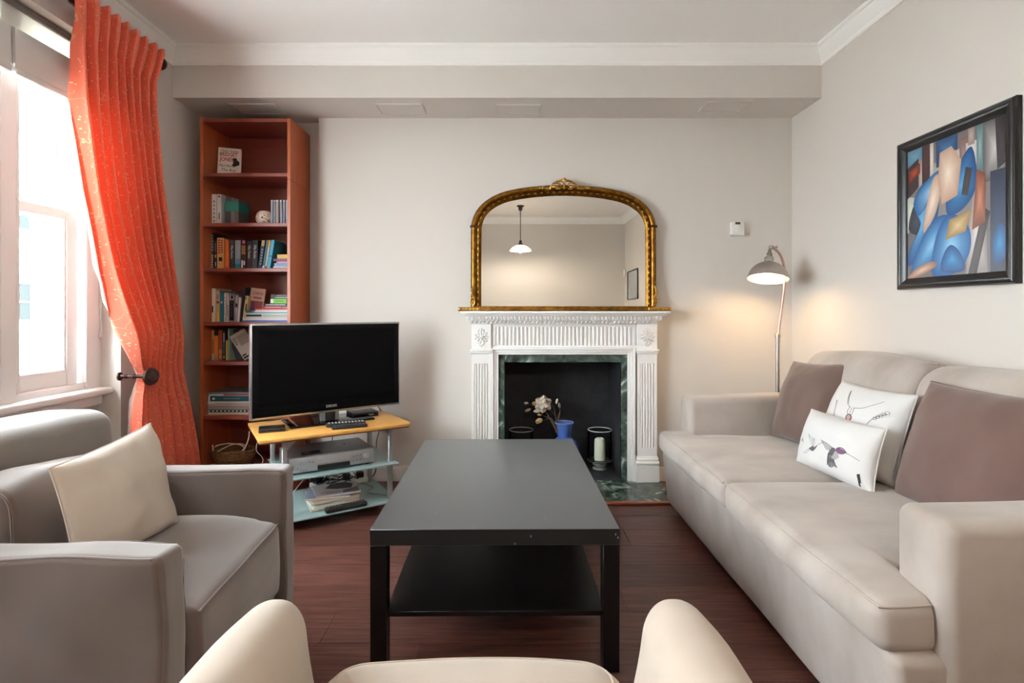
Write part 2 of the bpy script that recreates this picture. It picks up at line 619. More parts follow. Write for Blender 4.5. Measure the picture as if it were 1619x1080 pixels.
for k in range(41):
    pts.append((-2.100, 2.768, 1.0 + 1.42 * k / 40))
m.tube(pts, .0016, 5)
m.build('pull_chain', mat('chain_grey', (150, 146, 142), .4, .6), b1)
roman_blind(1.0, 2.195, 'pale folded roman blind over the middle window, at the photo edge')

dark_wood = mat('dark_turned_wood', (66, 34, 26), .35, var=(12, .5, (44, 22, 18)))
POX, POZ = -1.966, 2.525
cp = thing('curtain_pole', (POX, 1.6, POZ), 'dark turned wooden curtain pole with a ball finial above the window', 'curtain pole')
m = MB(); m.cyl((POX, .25, POZ), (POX, 2.975, POZ), .016, n=16); m.build('pole', dark_wood, cp)
m = MB()
My = Matrix.Rotation(R(-90), 3, 'X')
m.lathe([(.0, 0), (.018, 0), (.022, .006), (.02, .014), (.013, .02), (.02, .028), (.032, .042), (.036, .055), (.033, .07), (.022, .083), (.008, .089), (0, .09)], (POX, 2.972, POZ), 20, My)
m.build('finial', dark_wood, cp)
m = MB(); m.tube([(XL, 2.955, POZ - .02), (XL + .04, 2.955, POZ - .03), (POX, 2.955, POZ - .022)], .011, 10)
m.lathe([(.0, -.002), (.03, -.002), (.03, .006), (0, .01)], (XL, 2.955, POZ - .02), 16, Matrix.Rotation(R(90), 3, 'Y'))
m.build('pole_bracket', dark_wood, cp)

# curtain cloth
cur_m = bpy.data.materials.new('red_orange_curtain_cloth'); cur_m.use_nodes = True
nt = cur_m.node_tree; b = nt.nodes['Principled BSDF']
b.inputs['Roughness'].default_value = .75; b.inputs['Sheen Weight'].default_value = .2
uvn = nt.nodes.new('ShaderNodeUVMap')
vo = nt.nodes.new('ShaderNodeTexVoronoi'); vo.inputs['Scale'].default_value = 56
no = nt.nodes.new('ShaderNodeTexNoise'); no.inputs['Scale'].default_value = 3; no.inputs['Detail'].default_value = 0
wv = nt.nodes.new('ShaderNodeTexVoronoi'); wv.feature = 'DISTANCE_TO_EDGE'; wv.inputs['Scale'].default_value = 15; wv.inputs['Randomness'].default_value = 1
mpv = nt.nodes.new('ShaderNodeMapping'); mpv.inputs['Scale'].default_value = (1, .45, 1)
lt = nt.nodes.new('ShaderNodeMath'); lt.operation = 'LESS_THAN'; lt.inputs[1].default_value = .19
sub = nt.nodes.new('ShaderNodeMath'); sub.operation = 'SUBTRACT'; sub.inputs[1].default_value = .5
ab = nt.nodes.new('ShaderNodeMath'); ab.operation = 'ABSOLUTE'
l2 = nt.nodes.new('ShaderNodeMath'); l2.operation = 'LESS_THAN'; l2.inputs[1].default_value = .014
m2 = nt.nodes.new('ShaderNodeMath'); m2.operation = 'MULTIPLY'; m2.inputs[1].default_value = .38
mxx = nt.nodes.new('ShaderNodeMath'); mxx.operation = 'MAXIMUM'
mx = nt.nodes.new('ShaderNodeMix'); mx.data_type = 'RGBA'
mx.inputs['A'].default_value = lin((240, 112, 84)) + (1,); mx.inputs['B'].default_value = lin((244, 196, 150)) + (1,)
L = nt.links.new
L(uvn.outputs[0], vo.inputs['Vector']); L(uvn.outputs[0], mpv.inputs['Vector']); nw = nt.nodes.new('ShaderNodeTexNoise'); nw.inputs['Scale'].default_value = 6; L(uvn.outputs[0], nw.inputs['Vector']); va = nt.nodes.new('ShaderNodeVectorMath'); va.operation = 'MULTIPLY_ADD'; va.inputs[1].default_value = (.22, .22, 0); L(nw.outputs['Color'], va.inputs[0]); L(mpv.outputs[0], va.inputs[2]); L(va.outputs[0], wv.inputs['Vector'])
L(vo.outputs['Distance'], lt.inputs[0]); L(uvn.outputs[0], no.inputs['Vector']); no.inputs['Scale'].default_value = 9
sub.inputs[1].default_value = .47; sub.operation = 'GREATER_THAN'; L(no.outputs['Fac'], sub.inputs[0]); L(wv.outputs['Distance'], l2.inputs[0]); ab.operation = 'MULTIPLY'; L(sub.outputs[0], ab.inputs[0]); L(l2.outputs[0], ab.inputs[1])
L(ab.outputs[0], m2.inputs[0]); L(lt.outputs[0], mxx.inputs[0]); L(m2.outputs[0], mxx.inputs[1]); L(mxx.outputs[0], mx.inputs['Factor'])
L(mx.outputs['Result'], b.inputs['Base Color'])
_t = nt.nodes.new('ShaderNodeBsdfTranslucent'); _t.inputs['Color'].default_value = lin((244, 112, 70)) + (1,)
_mx = nt.nodes.new('ShaderNodeMixShader'); _mx.inputs[0].default_value = .16
L(b.outputs[0], _mx.inputs[1]); L(_t.outputs[0], _mx.inputs[2]); L(_mx.outputs[0], nt.nodes['Material Output'].inputs['Surface'])

ylt = [(.02, 2.66), (.30, 2.68), (.47, 2.70), (.59, 2.735), (.70, 2.80), (.79, 2.842), (.86, 2.78), (.95, 2.71), (1.1, 2.63), (1.316, 2.555), (1.684, 2.458), (2.09, 2.395), (2.30, 2.384), (2.54, 2.378)]
yrt = [(.02, 3.265), (.174, 3.25), (.576, 3.18), (.879, 3.138), (1.28, 3.073), (1.6, 3.006), (1.83, 2.951), (2.19, 2.897), (2.357, 2.888), (2.45, 2.925), (2.54, 2.952)]
NU, NV, PL = 260, 90, 8.5
zs = [2.562 - (2.562 - .015) * i / NV for i in range(NV + 1)]
cv, cf = [], []
for i, z in enumerate(zs):
    y0, y1 = interp(ylt, z), interp(yrt, z)
    tie = math.exp(-((z - .79) / .13) ** 2)
    head = sm((z - 2.30) / .16)
    for j in range(NU + 1):
        u = j / NU
        k = 1 + 1.3 * tie + .25 * sm((1.4 - z) / .6)
        g = .35 * u + .65 * u ** k if z < 1.4 else u
        ph = 2 * math.pi * PL * u + .5 * math.sin(3 * z + 4 * u)
        w = math.sin(ph)
        w = 2 * abs(math.sin(ph / 2)) ** .6 - 1
        amp = .047 + .008 * math.sin(2.2 * z + 7 * u)
        amp *= (1 - .45 * tie)
        if z < .7: amp *= .75 + .25 * math.sin(9 * u)
        wp = abs(math.sin(ph / 2)) ** .5
        x = -1.935 + amp * w * (1 - .55 * head) + .012 * noise.noise(V((u * 6, z * 1.2, 3)))
        x += head * (.016 + .016 * (wp - .5))
        x += .055 * math.exp(-((z - 1.02) / .25) ** 2) * math.exp(-((u - .35) / .35) ** 2)
        x += .05 * sm((.75 - z) / .5) * (1 - u * .4)
        # the cloth gathers behind the wooden disc
        x -= .03 * tie * math.exp(-((u - .12) / .25) ** 2)
        yy = y0 + (y1 - y0) * g + .012 * (.1 + .9 * sm((z - .95) / .3)) * math.cos(ph) * (1 - tie) * min(1, 6 * u * (1 - u) * 4)
        x = max(x, XL + .012)
        cv.append((x, yy, z + (.012 * (wp - .6) if i == 0 else 0)))
for i in range(NV):
    for j in range(NU):
        a = i * (NU + 1) + j
        cf.append([a, a + NU + 1, a + NU + 2, a + 1])
lining_m = blind_thin.copy(); lining_m.name = 'cream_lining'
me = bpy.data.meshes.new('curtain')
me.from_pydata([(p[0] - XL, p[1] - 2.95, p[2]) for p in cv], [], cf)
uvl = me.uv_layers.new(name='UVMap')
for lp in me.loops:
    q = lp.vertex_index
    uvl.data[lp.index].uv = ((q % (NU + 1)) / NU * 1.15, zs[q // (NU + 1)])
me.polygons.foreach_set('use_smooth', [True] * len(me.polygons))
me.materials.append(cur_m); me.materials.append(lining_m)
CURT_OFF = -1
curt = bpy.data.objects.new('curtain', me); COL.objects.link(curt); curt.location = (XL, 2.95, 0)
sd = curt.modifiers.new('thick', 'SOLIDIFY'); sd.thickness = .003; sd.offset = CURT_OFF; sd.material_offset = 1; sd.material_offset_rim = 0
tag(curt, 'long red-orange patterned curtain gathered back beside the window', 'curtain')

hb = thing('curtain_holdback', (XL, 2.865, .79), 'dark turned wooden holdback knob gathering the red curtain', 'curtain holdback')
m = MB(); Mx = Matrix.Rotation(R(90), 3, 'Y')
m.lathe([(0, 0), (.022, 0), (.022, .006), (.012, .012), (.009, .03), (.013, .036), (.009, .042), (.009, .07), (.014, .078), (.009, .086), (.010, .15), (.018, .156)], (XL, 2.80, .79), 18, Mx)
m.build('stem', dark_wood, hb)
m = MB(); Md = Matrix.Rotation(R(20), 3, 'Z') @ Matrix.Rotation(R(-35), 3, 'Z') @ Mx
m.lathe([(0, 0), (.03, 0), (.044, .006), (.047, .013), (.043, .02), (.036, .021), (.034, .018), (.028, .018), (.026, .024), (.012, .028), (0, .029)], (XL + .155, 2.80, .79), 28, Md)
m.build('disc', dark_wood, hb)
# ------------------------------------------------------------------ fireplace
def Q(px, d): return (px - CX) / FPX * d            # photo column -> X at distance d
def Zq(py, d): return CAMZ + (CY - py) / FPX * d    # photo row -> Z at distance d
FD = 3.52
fp = thing('fireplace', (.362, 3.53, 0), 'white carved mantel surround with green marble slips and a black hearth opening', 'fireplace')
fw = mat('fireplace_white', (240, 238, 236), .45)
marble = bpy.data.materials.new('green_marble'); marble.use_nodes = True
nt = marble.node_tree; b = nt.nodes['Principled BSDF']; b.inputs['Roughness'].default_value = .12
tc = nt.nodes.new('ShaderNodeTexCoord')
n1 = nt.nodes.new('ShaderNodeTexNoise'); n1.inputs['Scale'].default_value = 9; n1.inputs['Detail'].default_value = 9; n1.inputs['Distortion'].default_value = 1.6
cr = nt.nodes.new('ShaderNodeValToRGB')
cr.color_ramp.elements[0].position = .32; cr.color_ramp.elements[0].color = lin((34, 40, 38)) + (1,)
cr.color_ramp.elements[1].position = .70; cr.color_ramp.elements[1].color = lin((186, 192, 186)) + (1,)
e = cr.color_ramp.elements.new(.48); e.color = lin((66, 80, 74)) + (1,)
e = cr.color_ramp.elements.new(.60); e.color = lin((88, 106, 98)) + (1,)
nt.links.new(tc.outputs['Object'], n1.inputs['Vector']); nt.links.new(n1.outputs['Fac'], cr.inputs['Fac']); nt.links.new(cr.outputs['Color'], b.inputs['Base Color'])
soot = mat('sooty_black_brick', (30, 30, 34), .75, var=(14, .6, (48, 48, 53)), bump=(40, .5))
XLo, XRo = Q(745.6, FD), Q(1038.5, FD)
# firebox lining
m = MB()
m.box((FX0, 3.55, .004), (FX1, FYB, .014)); m.build('hearth_floor', mat('black_slate', (44, 46, 50), .45, var=(10, .6, (66, 68, 72))), fp)
m = MB()
m.box((FX0 - .02, 3.56, 0), (FX0, FYB, FZ1)); m.box((FX1, 3.56, 0), (FX1 + .02, FYB, FZ1))
m.box((FX0 - .02, FYB, 0), (FX1 + .02, FYB + .02, FZ1 + .02)); m.box((FX0 - .02, 3.56, FZ1), (FX1 + .02, FYB, FZ1 + .02))
m.build('firebox', soot, fp)
# marble slips
sx0, sx1, sz1 = Q(788, FD), Q(993, FD), Zq(561, FD)
for lo, hi in (((sx0, 3.545, .013), (FX0, 3.575, sz1)), ((FX1, 3.545, .013), (sx1, 3.575, sz1)), ((FX0, 3.545, FZ1), (FX1, 3.575, sz1))):
    m = MB(); m.box(lo, hi, bev=.002); m.build('marble_slip', marble, fp)
# architrave: stepped moulding round the slips
def archi(x0, x1, z1, d0, d1):
    mb = MB()
    w = .016
    for lo, hi in (((x0 - w, d0, .013), (x0, d1, z1 + w)), ((x1, d0, .013), (x1 + w, d1, z1 + w)), ((x0, d0, z1), (x1, d1, z1 + w))):
        mb.box(lo, hi, bev=.003, seg=2)
    return mb
mm = archi(sx0, sx1, sz1, 3.528, 3.585)
for (a, dd) in ((.016, 3.522), (.032, 3.512)):
    k = archi(sx0 - a, sx1 + a, sz1 + a, dd, 3.585)
    mm.add(k.v, k.f)
mm.build('architrave', fw, fp)
# pilasters
pw0, pw1 = Q(745.6, FD), Q(776, FD)
def pilaster(x0, x1):
    zt = .852
    b = MB()
    b.box((x0, 3.53, .18), (x1, YB, zt))
    # raised fillets around four flutes
    fx0, fx1 = x0 + .018, x1 - .018
    b.box((x0, 3.518, .18), (fx0, 3.531, zt)); b.box((fx1, 3.518, .18), (x1, 3.531, zt))
    b.box((fx0, 3.518, zt - .065), (fx1, 3.531, zt)); b.box((fx0, 3.518, .18), (fx1, 3.531, .235))
    o = b.build('pilaster', fw, fp)
    n = 5
    wd = (fx1 - fx0) / (n * 2 - 1) if False else (fx1 - fx0) / n
    for k in range(n):
        cx = fx0 + wd * (k + .5)
        r = MB()
        pts = [(cx - wd * .34, 3.531), (cx - wd * .30, 3.522), (cx - wd * .1, 3.518), (cx + wd * .1, 3.518), (cx + wd * .30, 3.522), (cx + wd * .34, 3.531)]
        r.prism([(p[0], p[1]) for p in pts], (0, 0, .235), (1, 0, 0), (0, 1, 0), (0, 0, zt - .065 - .235))
        r.build('reed', fw, o)
    p = MB()
    p.box((x0 - .012, 3.500, .013), (x1 + .012, YB, .125), bev=.002)
    p.tube([(x0 - .010, 3.508, .138), (x1 + .010, 3.508, .138)], .0135, 10)
    p.box((x0 - .012, 3.507, .125), (x1 + .012, YB, .150))
    p.tube([(x0 - .006, 3.513, .160), (x1 + .006, 3.513, .160)], .011, 10)
    p.box((x0 - .006, 3.512, .150), (x1 + .006, YB, .180), bev=.003)
    p.build('plinth', fw, fp)
    c = MB()
    c.box((x0 - .012, 3.497, .866), (x1 + .012, YB, .880), bev=.004, seg=2)
    c.box((x0 - .006, 3.506, .852), (x1 + .006, YB, .867), bev=.004, seg=2)
    c.build('capital', fw, fp)
    k = MB(); k.box((x0, 3.512, .880), (x1, YB, 1.05)); k.build('corner_block', fw, fp)
pilaster(pw0, pw1)
pilaster(Q(1007.5, FD), Q(1038.5, FD))
# frieze with vertical reeds
fx0, fx1 = pw1, Q(1007.5, FD)
m = MB()
m.box((fx0, 3.54, .86), (fx1, YB, 1.05)); m.box((fx0, 3.527, .862), (fx1, 3.545, .905)); m.box((fx0, 3.520, .862), (fx1, 3.545, .876), bev=.003, seg=2)
m.box((fx0, 3.527, 1.026), (fx1, 3.545, 1.05)); m.box((fx0 + .012, 3.527, .90), (fx0 + .03, 3.545, 1.03)); m.box((fx1 - .03, 3.527, .90), (fx1 - .012, 3.545, 1.03))
fz = m.build('frieze', fw, fp)
n = 34
a0, a1 = fx0 + .034, fx1 - .034
wd = (a1 - a0) / n
base = None
for k in range(n):
    cx = a0 + wd * (k + .5)
    r = MB()
    pts = [(cx - wd * .36, 3.541), (cx - wd * .32, 3.531), (cx - wd * .12, 3.526), (cx + wd * .12, 3.526), (cx + wd * .32, 3.531), (cx + wd * .36, 3.541)]
    r.prism(pts, (0, 0, .905), (1, 0, 0), (0, 1, 0), (0, 0, .121))
    r.build('reed', fw, fz)
# carved floral rosettes
def rosette(cx, cz):
    r = MB()
    for ring, (rad, cnt, sz) in enumerate(((.038, 11, .011), (.026, 9, .011), (.013, 6, .010))):
        for k in range(cnt):
            a = 2 * math.pi * k / cnt + ring * .3
            M = Matrix.Rotation(-a, 3, 'Y')
            r.blob((cx + rad * math.cos(a), 3.511 - ring * .004, cz + rad * math.sin(a) * 1.12), (sz * 1.15, .007, sz * .62), 8, M)
    r.blob((cx, 3.498, cz), (.009, .006, .009), 10)
    for k, (dx, dz) in enumerate(((-.010, -.046), (.010, -.046), (0, -.056), (-.018, -.036), (.018, -.036), (0, .05), (-.012, .044), (.012, .044))):
        r.blob((cx + dx, 3.508, cz + dz), (.008, .006, .009), 8)
    r.build('rosette', fw, fp)
rosette((pw0 + pw1) / 2, .962)
rosette((Q(1007.5, FD) + Q(1038.5, FD)) / 2, .962)
# mantel shelf: bed mould, dentils, slab
mc = .356
m = MB()
m.box((mc - .612, 3.50, 1.046), (mc + .612, YB, 1.072), bev=.004, seg=2)
m.box((mc - .63, 3.475, 1.068), (mc + .63, YB, 1.078))
m.box((mc - .630, 3.462, 1.074), (mc + .630, YB, 1.100))
m.build('bed_mould', fw, fp)
m = MB()
hp = [(0, 0), (0, .034), (.10, .034), (.10, .024), (.094, .018), (.086, .016), (.080, .008), (.074, 0)]
b = bmesh.new()
for (h, ex, yf) in ((1.100, .638, 3.444), (1.107, .650, 3.426), (1.115, .655, 3.414), (1.130, .664, 3.402)):
    pass
b.free()
m.box((mc - .640, 3.440, 1.098), (mc + .640, YB, 1.108), bev=.003, seg=2)
m.box((mc - .652, 3.422, 1.106), (mc + .652, YB, 1.116), bev=.004, seg=2)
m.box((mc - .664, 3.400, 1.115), (mc + .664, YB, 1.130), bev=.003, seg=2)
m.build('mantel_shelf', fw, fp)
nd = 54
for k in range(nd):
    x = mc - .630 + 1.26 * (k + .5) / nd
    d = MB(); d.box((x - .0076, 3.449, 1.077), (x + .0076, 3.463, 1.097), bev=.0015)
    d.build('dentil', fw, fp)
eg = MB()
for k in range(46):
    x = mc - .612 + 1.224 * (k + .5) / 46
    M = Matrix.Rotation(R(32), 3, 'Y')
    eg.blob((x, 3.494, 1.060), (.0052, .007, .012), 8, M)
eg.build('leaf_moulding', fw, fp)['kind'] = 'stuff'
# hearth slab on the floor with a wooden edge strip
h = MB(); h.box((Q(745, 3.52) - .06, 3.165, .0), (XRo + .02, 3.56, .013), bev=.001); h.build('hearth_slab', marble, fp)
t = MB(); t.box((Q(745, 3.52) - .085, 3.130, .0), (XRo + .045, 3.163, .014), bev=.004, seg=2)
struct('trim_7', t, mat('reddish_wood_strip', (142, 74, 50), .35), 'red-brown wooden strip edging the marble hearth')

# ------------------------------------------------------------------ arched gilt mirror
MD = 3.53
def mx_(px): return (px - CX) / FPX * MD
def mz_(py): return CAMZ + (CY - py) / FPX * MD
gilt = mat('aged_gilt', (158, 112, 44), .36, 1.0, var=(30, .8, (96, 62, 24)), bump=(90, .25))
gilt_b = mat('bright_gilt', (206, 162, 82), .3, 1.0, var=(40, .6, (150, 104, 46)))
gilt_d = mat('dark_gilt', (94, 62, 26), .45, .9, var=(30, .6, (60, 38, 18)))
mir = thing('overmantel_mirror', (mc, MD, 1.131), 'arched gilt-framed mirror standing on the white mantelpiece', 'mirror')
half_o = [(765, 86), (700, 87.5), (640, 91), (560, 98), (490, 107.5), (430, 119), (380, 132), (330, 152), (288, 176), (250, 205), (222, 236), (200, 272), (186, 310), (178, 350), (177, 420), (176, 560), (176, 700), (176, 866)]
half = [(mx_(700 + a / 4), mz_(270 + b_ / 4)) for a, b_ in half_o]
mcx = half[0][0]
path = half[::-1] + [(2 * mcx - x, z) for x, z in half[1:]]
path3 = smooth_path([(x, 0, z) for x, z in path], 4)
pts2 = [(p.x, p.z) for p in path3]
def path_frames(pts):
    out = []
    for i, p in enumerate(pts):
        a, c = pts[max(0, i - 1)], pts[min(len(pts) - 1, i + 1)]
        t = V((c[0] - a[0], c[1] - a[1])).normalized()
        out.append((V(p), t, V((t.y, -t.x))))      # clockwise path: inward normal
    return out
pf = path_frames(pts2)
prof_f = [(0, 0), (0, .016), (.003, .024), (.010, .034), (.020, .038), (.030, .035), (.037, .026), (.040, .018), (.043, .020), (.052, .023), (.056, .018), (.060, .014), (.068, .010), (.070, .004)]
def sweep(prof, mb):
    vs, fs = [], []
    k = len(prof)
    for (p, t, nn) in pf:
        for (d, h) in prof:
            q = p + nn * d
            vs.append((q.x, MD + .03 - h, q.y))
    for i in range(len(pf) - 1):
        for j in range(k - 1):
            fs.append([i * k + j, i * k + j + 1, (i + 1) * k + j + 1, (i + 1) * k + j])
    mb.add(vs, fs)
m = MB(); sweep([(-.0005, -.012)] + prof_f + [(.07, -.01)], m); m.build('frame', gilt, mir, sharp=50)
# glass, leaning back by a fraction of a degree
gp = []
for (p, t, nn) in pf:
    q = p + nn * .066
    gp.append((q.x, q.y))
zb = 1.160
gp = [(x, z) for x, z in gp if z > zb + .002]
gp = [(gp[0][0], zb)] + gp + [(gp[-1][0], zb)]
tilt = math.tan(R(.33))
g = MB(); g.add([(x, MD + .022 + (z - zb) * tilt, z) for x, z in gp], [list(range(len(gp)))[::-1]])
mg = mat('mirror_silver', (232, 234, 232), .0, 1.0)
g.build('mirror_glass', mg, mir)
bk = MB(); bk.prism([(x, z) for x, z in gp], (0, MD + .036, 0), (1, 0, 0), (0, 0, 1), (0, .012, 0)); bk.build('backboard', gilt_d, mir)
# rope-like beading along the inner channel + fine pearl edge
def along(dist_in, step, h, fn, z_min=1.17):
    acc = 0; last = None; k = 0
    for i, (p, t, nn) in enumerate(pf):
        q = p + nn * dist_in
        if last is not None:
            seg = (q - last).length
            s0 = acc
            while s0 + seg >= step:
                f_ = (step - s0) / seg
                c = last.lerp(q, f_)
                if c.y > z_min:
                    fn(V((c.x, MD + .03 - h, c.y)), math.atan2(t.y, t.x), k)
                k += 1
                last = c; seg = (q - last).length; s0 = 0
            acc = s0 + seg
        last = q
rb, rd, pe = MB(), MB(), MB()
def fn(c, a, k):
    M = Matrix.Rotation(-a, 3, 'Y')
    if k % 2 == 0: rb.blob(c, (.0115, .006, .0058), 8, M)
    else:
        for s in (-.006, 0, .006):
            rd.blob(c + M @ V((s, 0, 0)), (.0032, .005, .0058), 6, M)
along(.048, .0205, .021, fn)
for _o in (rb.build('beading', gilt_b, mir), rd.build('beading', gilt_d, mir)): _o['kind'] = 'stuff'
along(.066, .0068, .011, lambda c, a, k: pe.blob(c, (.0026, .003, .0026), 6))
pe.build('pearl_edge', gilt_d, mir)['kind'] = 'stuff'
# rings where the arch springs
for sx in (-1, 1):
    x = mcx + sx * (mcx - mx_(744.5) - .021)
    r = MB()
    for dz in (-.007, 0, .007):
        r.tube([(x + .024 * sx + .0, MD + .01, mz_(358) + dz * .5), (x + .020 * sx, MD - .008, mz_(358) + dz * .5), (x, MD - .014, mz_(358) + dz * .5), (x - .022 * sx, MD - .005, mz_(358) + dz * .5)], .0045, 8)
    r.build('spring_ring', gilt_d, mir)
# bottom rail and plinth ends
br = MB(); br.box((mx_(748), MD - .040, 1.131), (mx_(1033), MD + .04, 1.162), bev=.006, seg=2); br.box((mx_(728), MD - .05, 1.131), (mx_(1053), MD + .04, 1.150), bev=.004, seg=2)
br.build('bottom_rail', gilt, mir)
for sx in (-1, 1):
    e = MB()
    x0 = mcx + sx * (mcx - mx_(725)); x1 = mcx + sx * (mcx - mx_(761))
    e.box((min(x0, x1), MD - .058, 1.131), (max(x0, x1), MD + .04, 1.156), bev=.007, seg=3)
    for k in range(6):
        xx = mcx + sx * (mcx - mx_(729 + k * 5.5))
        e.blob((xx, MD - .056, 1.144), (.009, .007, .009), 8)
    e.build('plinth_end', gilt_b, mir)
    # corner scroll
    c = MB()
    xc = mcx + sx * (mcx - mx_(747.5))
    sp = []
    for k in range(26):
        a = -1.2 + k * .27
        rr = .026 - k * .0007
        sp.append((xc - sx * rr * math.cos(a) * .8 + sx * .004, MD - .020, mz_(477) + rr * math.sin(a)))
    c.tube(sp, [.006 - .00012 * k for k in range(26)], 8)
    c.tube(smooth_path([(xc - sx * .015, MD - .018, mz_(472)), (xc + sx * .006, MD - .022, mz_(464)), (xc + sx * .002, MD - .02, mz_(457)), (xc - sx * .006, MD - .016, mz_(452))], 5), .0055, 8)
    c.blob((xc + sx * .006, MD - .022, mz_(461)), (.009, .006, .014), 8)
    c.blob((xc - sx * .002, MD - .022, mz_(477)), (.012, .008, .012), 8)
    c.build('corner_scroll', gilt_b, mir)
# crest: shell with paired scrolls and leaf tails
cr_ = MB()
def cp3(u, v, h=0.0):     # pixels of the crest close-up (12.454x, origin 830,270)
    return V((mx_(830 + u / 12.454), MD - .016 - h, mz_(270 + v / 12.454)))
cr_.blob(cp3(765, 172, .004), (.009, .008, .008), 10)
for dx in (-75, -40, 40, 75):
    cr_.blob(cp3(768 + dx, 196 + abs(dx) * .15, .003), (.009, .007, .007), 8)
for k in range(7):
    a = R(-60 + 20 * k)
    cr_.blob(cp3(768 + 62 * math.sin(a), 262 - 62 * math.cos(a), .006), (.0045, .006, .013), 8, Matrix.Rotation(a, 3, 'Y'))
cr_.blob(cp3(762, 285, .012), (.010, .008, .012), 10)
cr_.blob(cp3(762, 350, .01), (.006, .006, .013), 8)
for s in (-1, 1):
    fx = lambda u: 765 + s * u
    cr_.tube(smooth_path([cp3(fx(272), 375, .006), cp3(fx(255), 320, .01), cp3(fx(200), 278, .012), cp3(fx(120), 262, .012), cp3(fx(80), 275, .012), cp3(fx(82), 300, .011), cp3(fx(108), 300, .01)], 6), .0048, 8)
    cr_.tube(smooth_path([cp3(fx(230), 262, .002), cp3(fx(150), 225, .004), cp3(fx(80), 215, .004)], 5), [.003] * 5 + [.007] * 6, 8)
    cr_.tube(smooth_path([cp3(fx(500), 360, .003), cp3(fx(440), 335, .006), cp3(fx(400), 322, .007), cp3(fx(415), 350, .007), cp3(fx(350), 372, .007), cp3(fx(290), 360, .007)], 5), .0042, 8)
    cr_.blob(cp3(fx(170), 330, .008), (.022, .006, .011), 10)
    cr_.blob(cp3(fx(120), 372, .008), (.016, .006, .007), 10)
    for k in range(4):
        cr_.blob(cp3(fx(300 + 55 * k), 372 - 6 * k, .005), (.012, .005, .006), 8, Matrix.Rotation(R(20 * s), 3, 'Y'))
cr_.build('crest', gilt_b, mir)

# ------------------------------------------------------------------ things in the fire opening
vb = mat('cobalt_glaze', (74, 104, 178), .25, coat=.4)
vs_ = thing('vase', (.385, 3.76, .014), 'cobalt blue ceramic vase holding dried flowers inside the fireplace', 'vase')
m = MB()
m.lathe([(0, 0), (.06, 0), (.085, .03), (.105, .09), (.108, .14), (.10, .18), (.08, .212), (.052, .232), (.046, .240), (.052, .27), (.060, .32), (.066, .336), (.064, .339), (.058, .33), (.046, .27), (.04, .24), (.0, .235)], (.385, 3.76, .014), 40)
m.build('body', vb, vs_)
m = MB()
m.lathe([(.0655, .3335), (.0668, .338), (.0640, .3410), (.0615, .337)], (.385, 3.76, .014), 40); m.build('rim', mat('worn_rim', (120, 140, 196), .4), vs_)
fl_ = thing('dried_flowers', (.385, 3.76, .30), 'spray of dried cream magnolia blooms and buds in the blue vase', 'flowers')
br_m = mat('dry_twig', (92, 78, 66), .8); pet_m = mat('dry_cream_petal', (208, 194, 176), .8, var=(30, .5, (178, 158, 136))); bud_m = mat('dry_tan_petal', (190, 152, 104), .8, var=(30, .5, (150, 112, 78)))
FDp = 3.74
def fpx(u, v, dy=0.0):    # close-up pixels (6.75x, origin 810,600)
    p = P(810 + u / 6.75, 600 + v / 6.75, FDp + dy); return p
stems = [[(480, 500), (470, 420), (430, 350), (360, 315), (330, 300)], [(484, 500), (490, 400), (510, 340), (500, 290), (505, 275)],
         [(480, 500), (495, 420), (510, 350), (500, 260), (475, 235)], [(476, 510), (430, 430), (360, 400), (300, 375)],
         [(470, 510), (410, 425), (330, 440), (270, 440)], [(476, 505), (400, 420), (360, 350), (300, 300)], [(480, 500), (450, 330), (390, 225), (330, 200)]]
for i, s_ in enumerate(stems):
    m = MB(); m.tube(smooth_path([fpx(a, b_ + (60 if k == 0 else 0), .012 * ((i * 3 + k) % 3 - 1)) for k, (a, b_) in enumerate(s_)], 4), .0028, 6)
    m.build('stem', br_m, fl_)
m = MB(); m.tube([fpx(240, 300), fpx(200, 310), fpx(160, 322)], .0015, 5); m.tube([fpx(240, 280), fpx(190, 262), fpx(150, 255)], .0012, 5); m.build('stem', br_m, fl_)
def petal(c, L_, W_, ang, tip, mt, cup=.3, name='petal'):
    """cupped leaf-like petal in the photo plane, turned by ang, tipped towards the room"""
    M = Matrix.Rotation(-ang, 3, 'Y') @ Matrix.Rotation(tip, 3, 'X')
    vs, fs = [], []
    nu, nv = 8, 6
    for i in range(nu + 1):
        t = i / nu
        w = W_ * math.sin(math.pi * min(1, t * .94 + .05)) ** .7
        for j in range(nv + 1):
            q = j / nv * 2 - 1
            vs.append(V(c) + M @ V((L_ * (t - .1), -cup * W_ * (1 - q * q) - cup * L_ * .4 * math.sin(t * 2.2), w * q * .5)))
    for i in range(nu):
        for j in range(nv):
            a = i * (nv + 1) + j
            fs.append([a, a + 1, a + nv + 2, a + nv + 1])
    mb = MB(); mb.add(vs, fs)
    o = mb.build(name, mt, fl_)
    sdm = o.modifiers.new('thick', 'SOLIDIFY'); sdm.thickness = .0012
cB = fpx(330, 262)
for k in range(6):
    a = R(30 + 60 * k)
    petal(cB + V((.006 * math.cos(a), .008, .006 * math.sin(a))), .062, .058, a, R(20), pet_m, .25)
for k in range(4):
    a = R(60 + 90 * k)
    petal(cB + V((.0, -.014, .002)), .044, .05, a, R(-14), pet_m, .5)
petal(fpx(300, 330), .055, .028, R(188), 0, pet_m, .2); petal(fpx(250, 260), .03, .03, R(170), 0, bud_m, .3)
for (u, v, L_, W_, a, mt) in ((315, 430, .052, .036, 195, bud_m), (300, 425, .046, .03, 225, bud_m), (310, 378, .032, .016, 175, bud_m), (190, 318, .044, .022, 200, bud_m), (165, 252, .03, .018, 178, pet_m)):
    petal(fpx(u, v), L_, W_, R(a), 0, mt, .35); petal(fpx(u, v, -.006), L_ * .9, W_ * .8, R(a + 12), R(25), mt, .35)
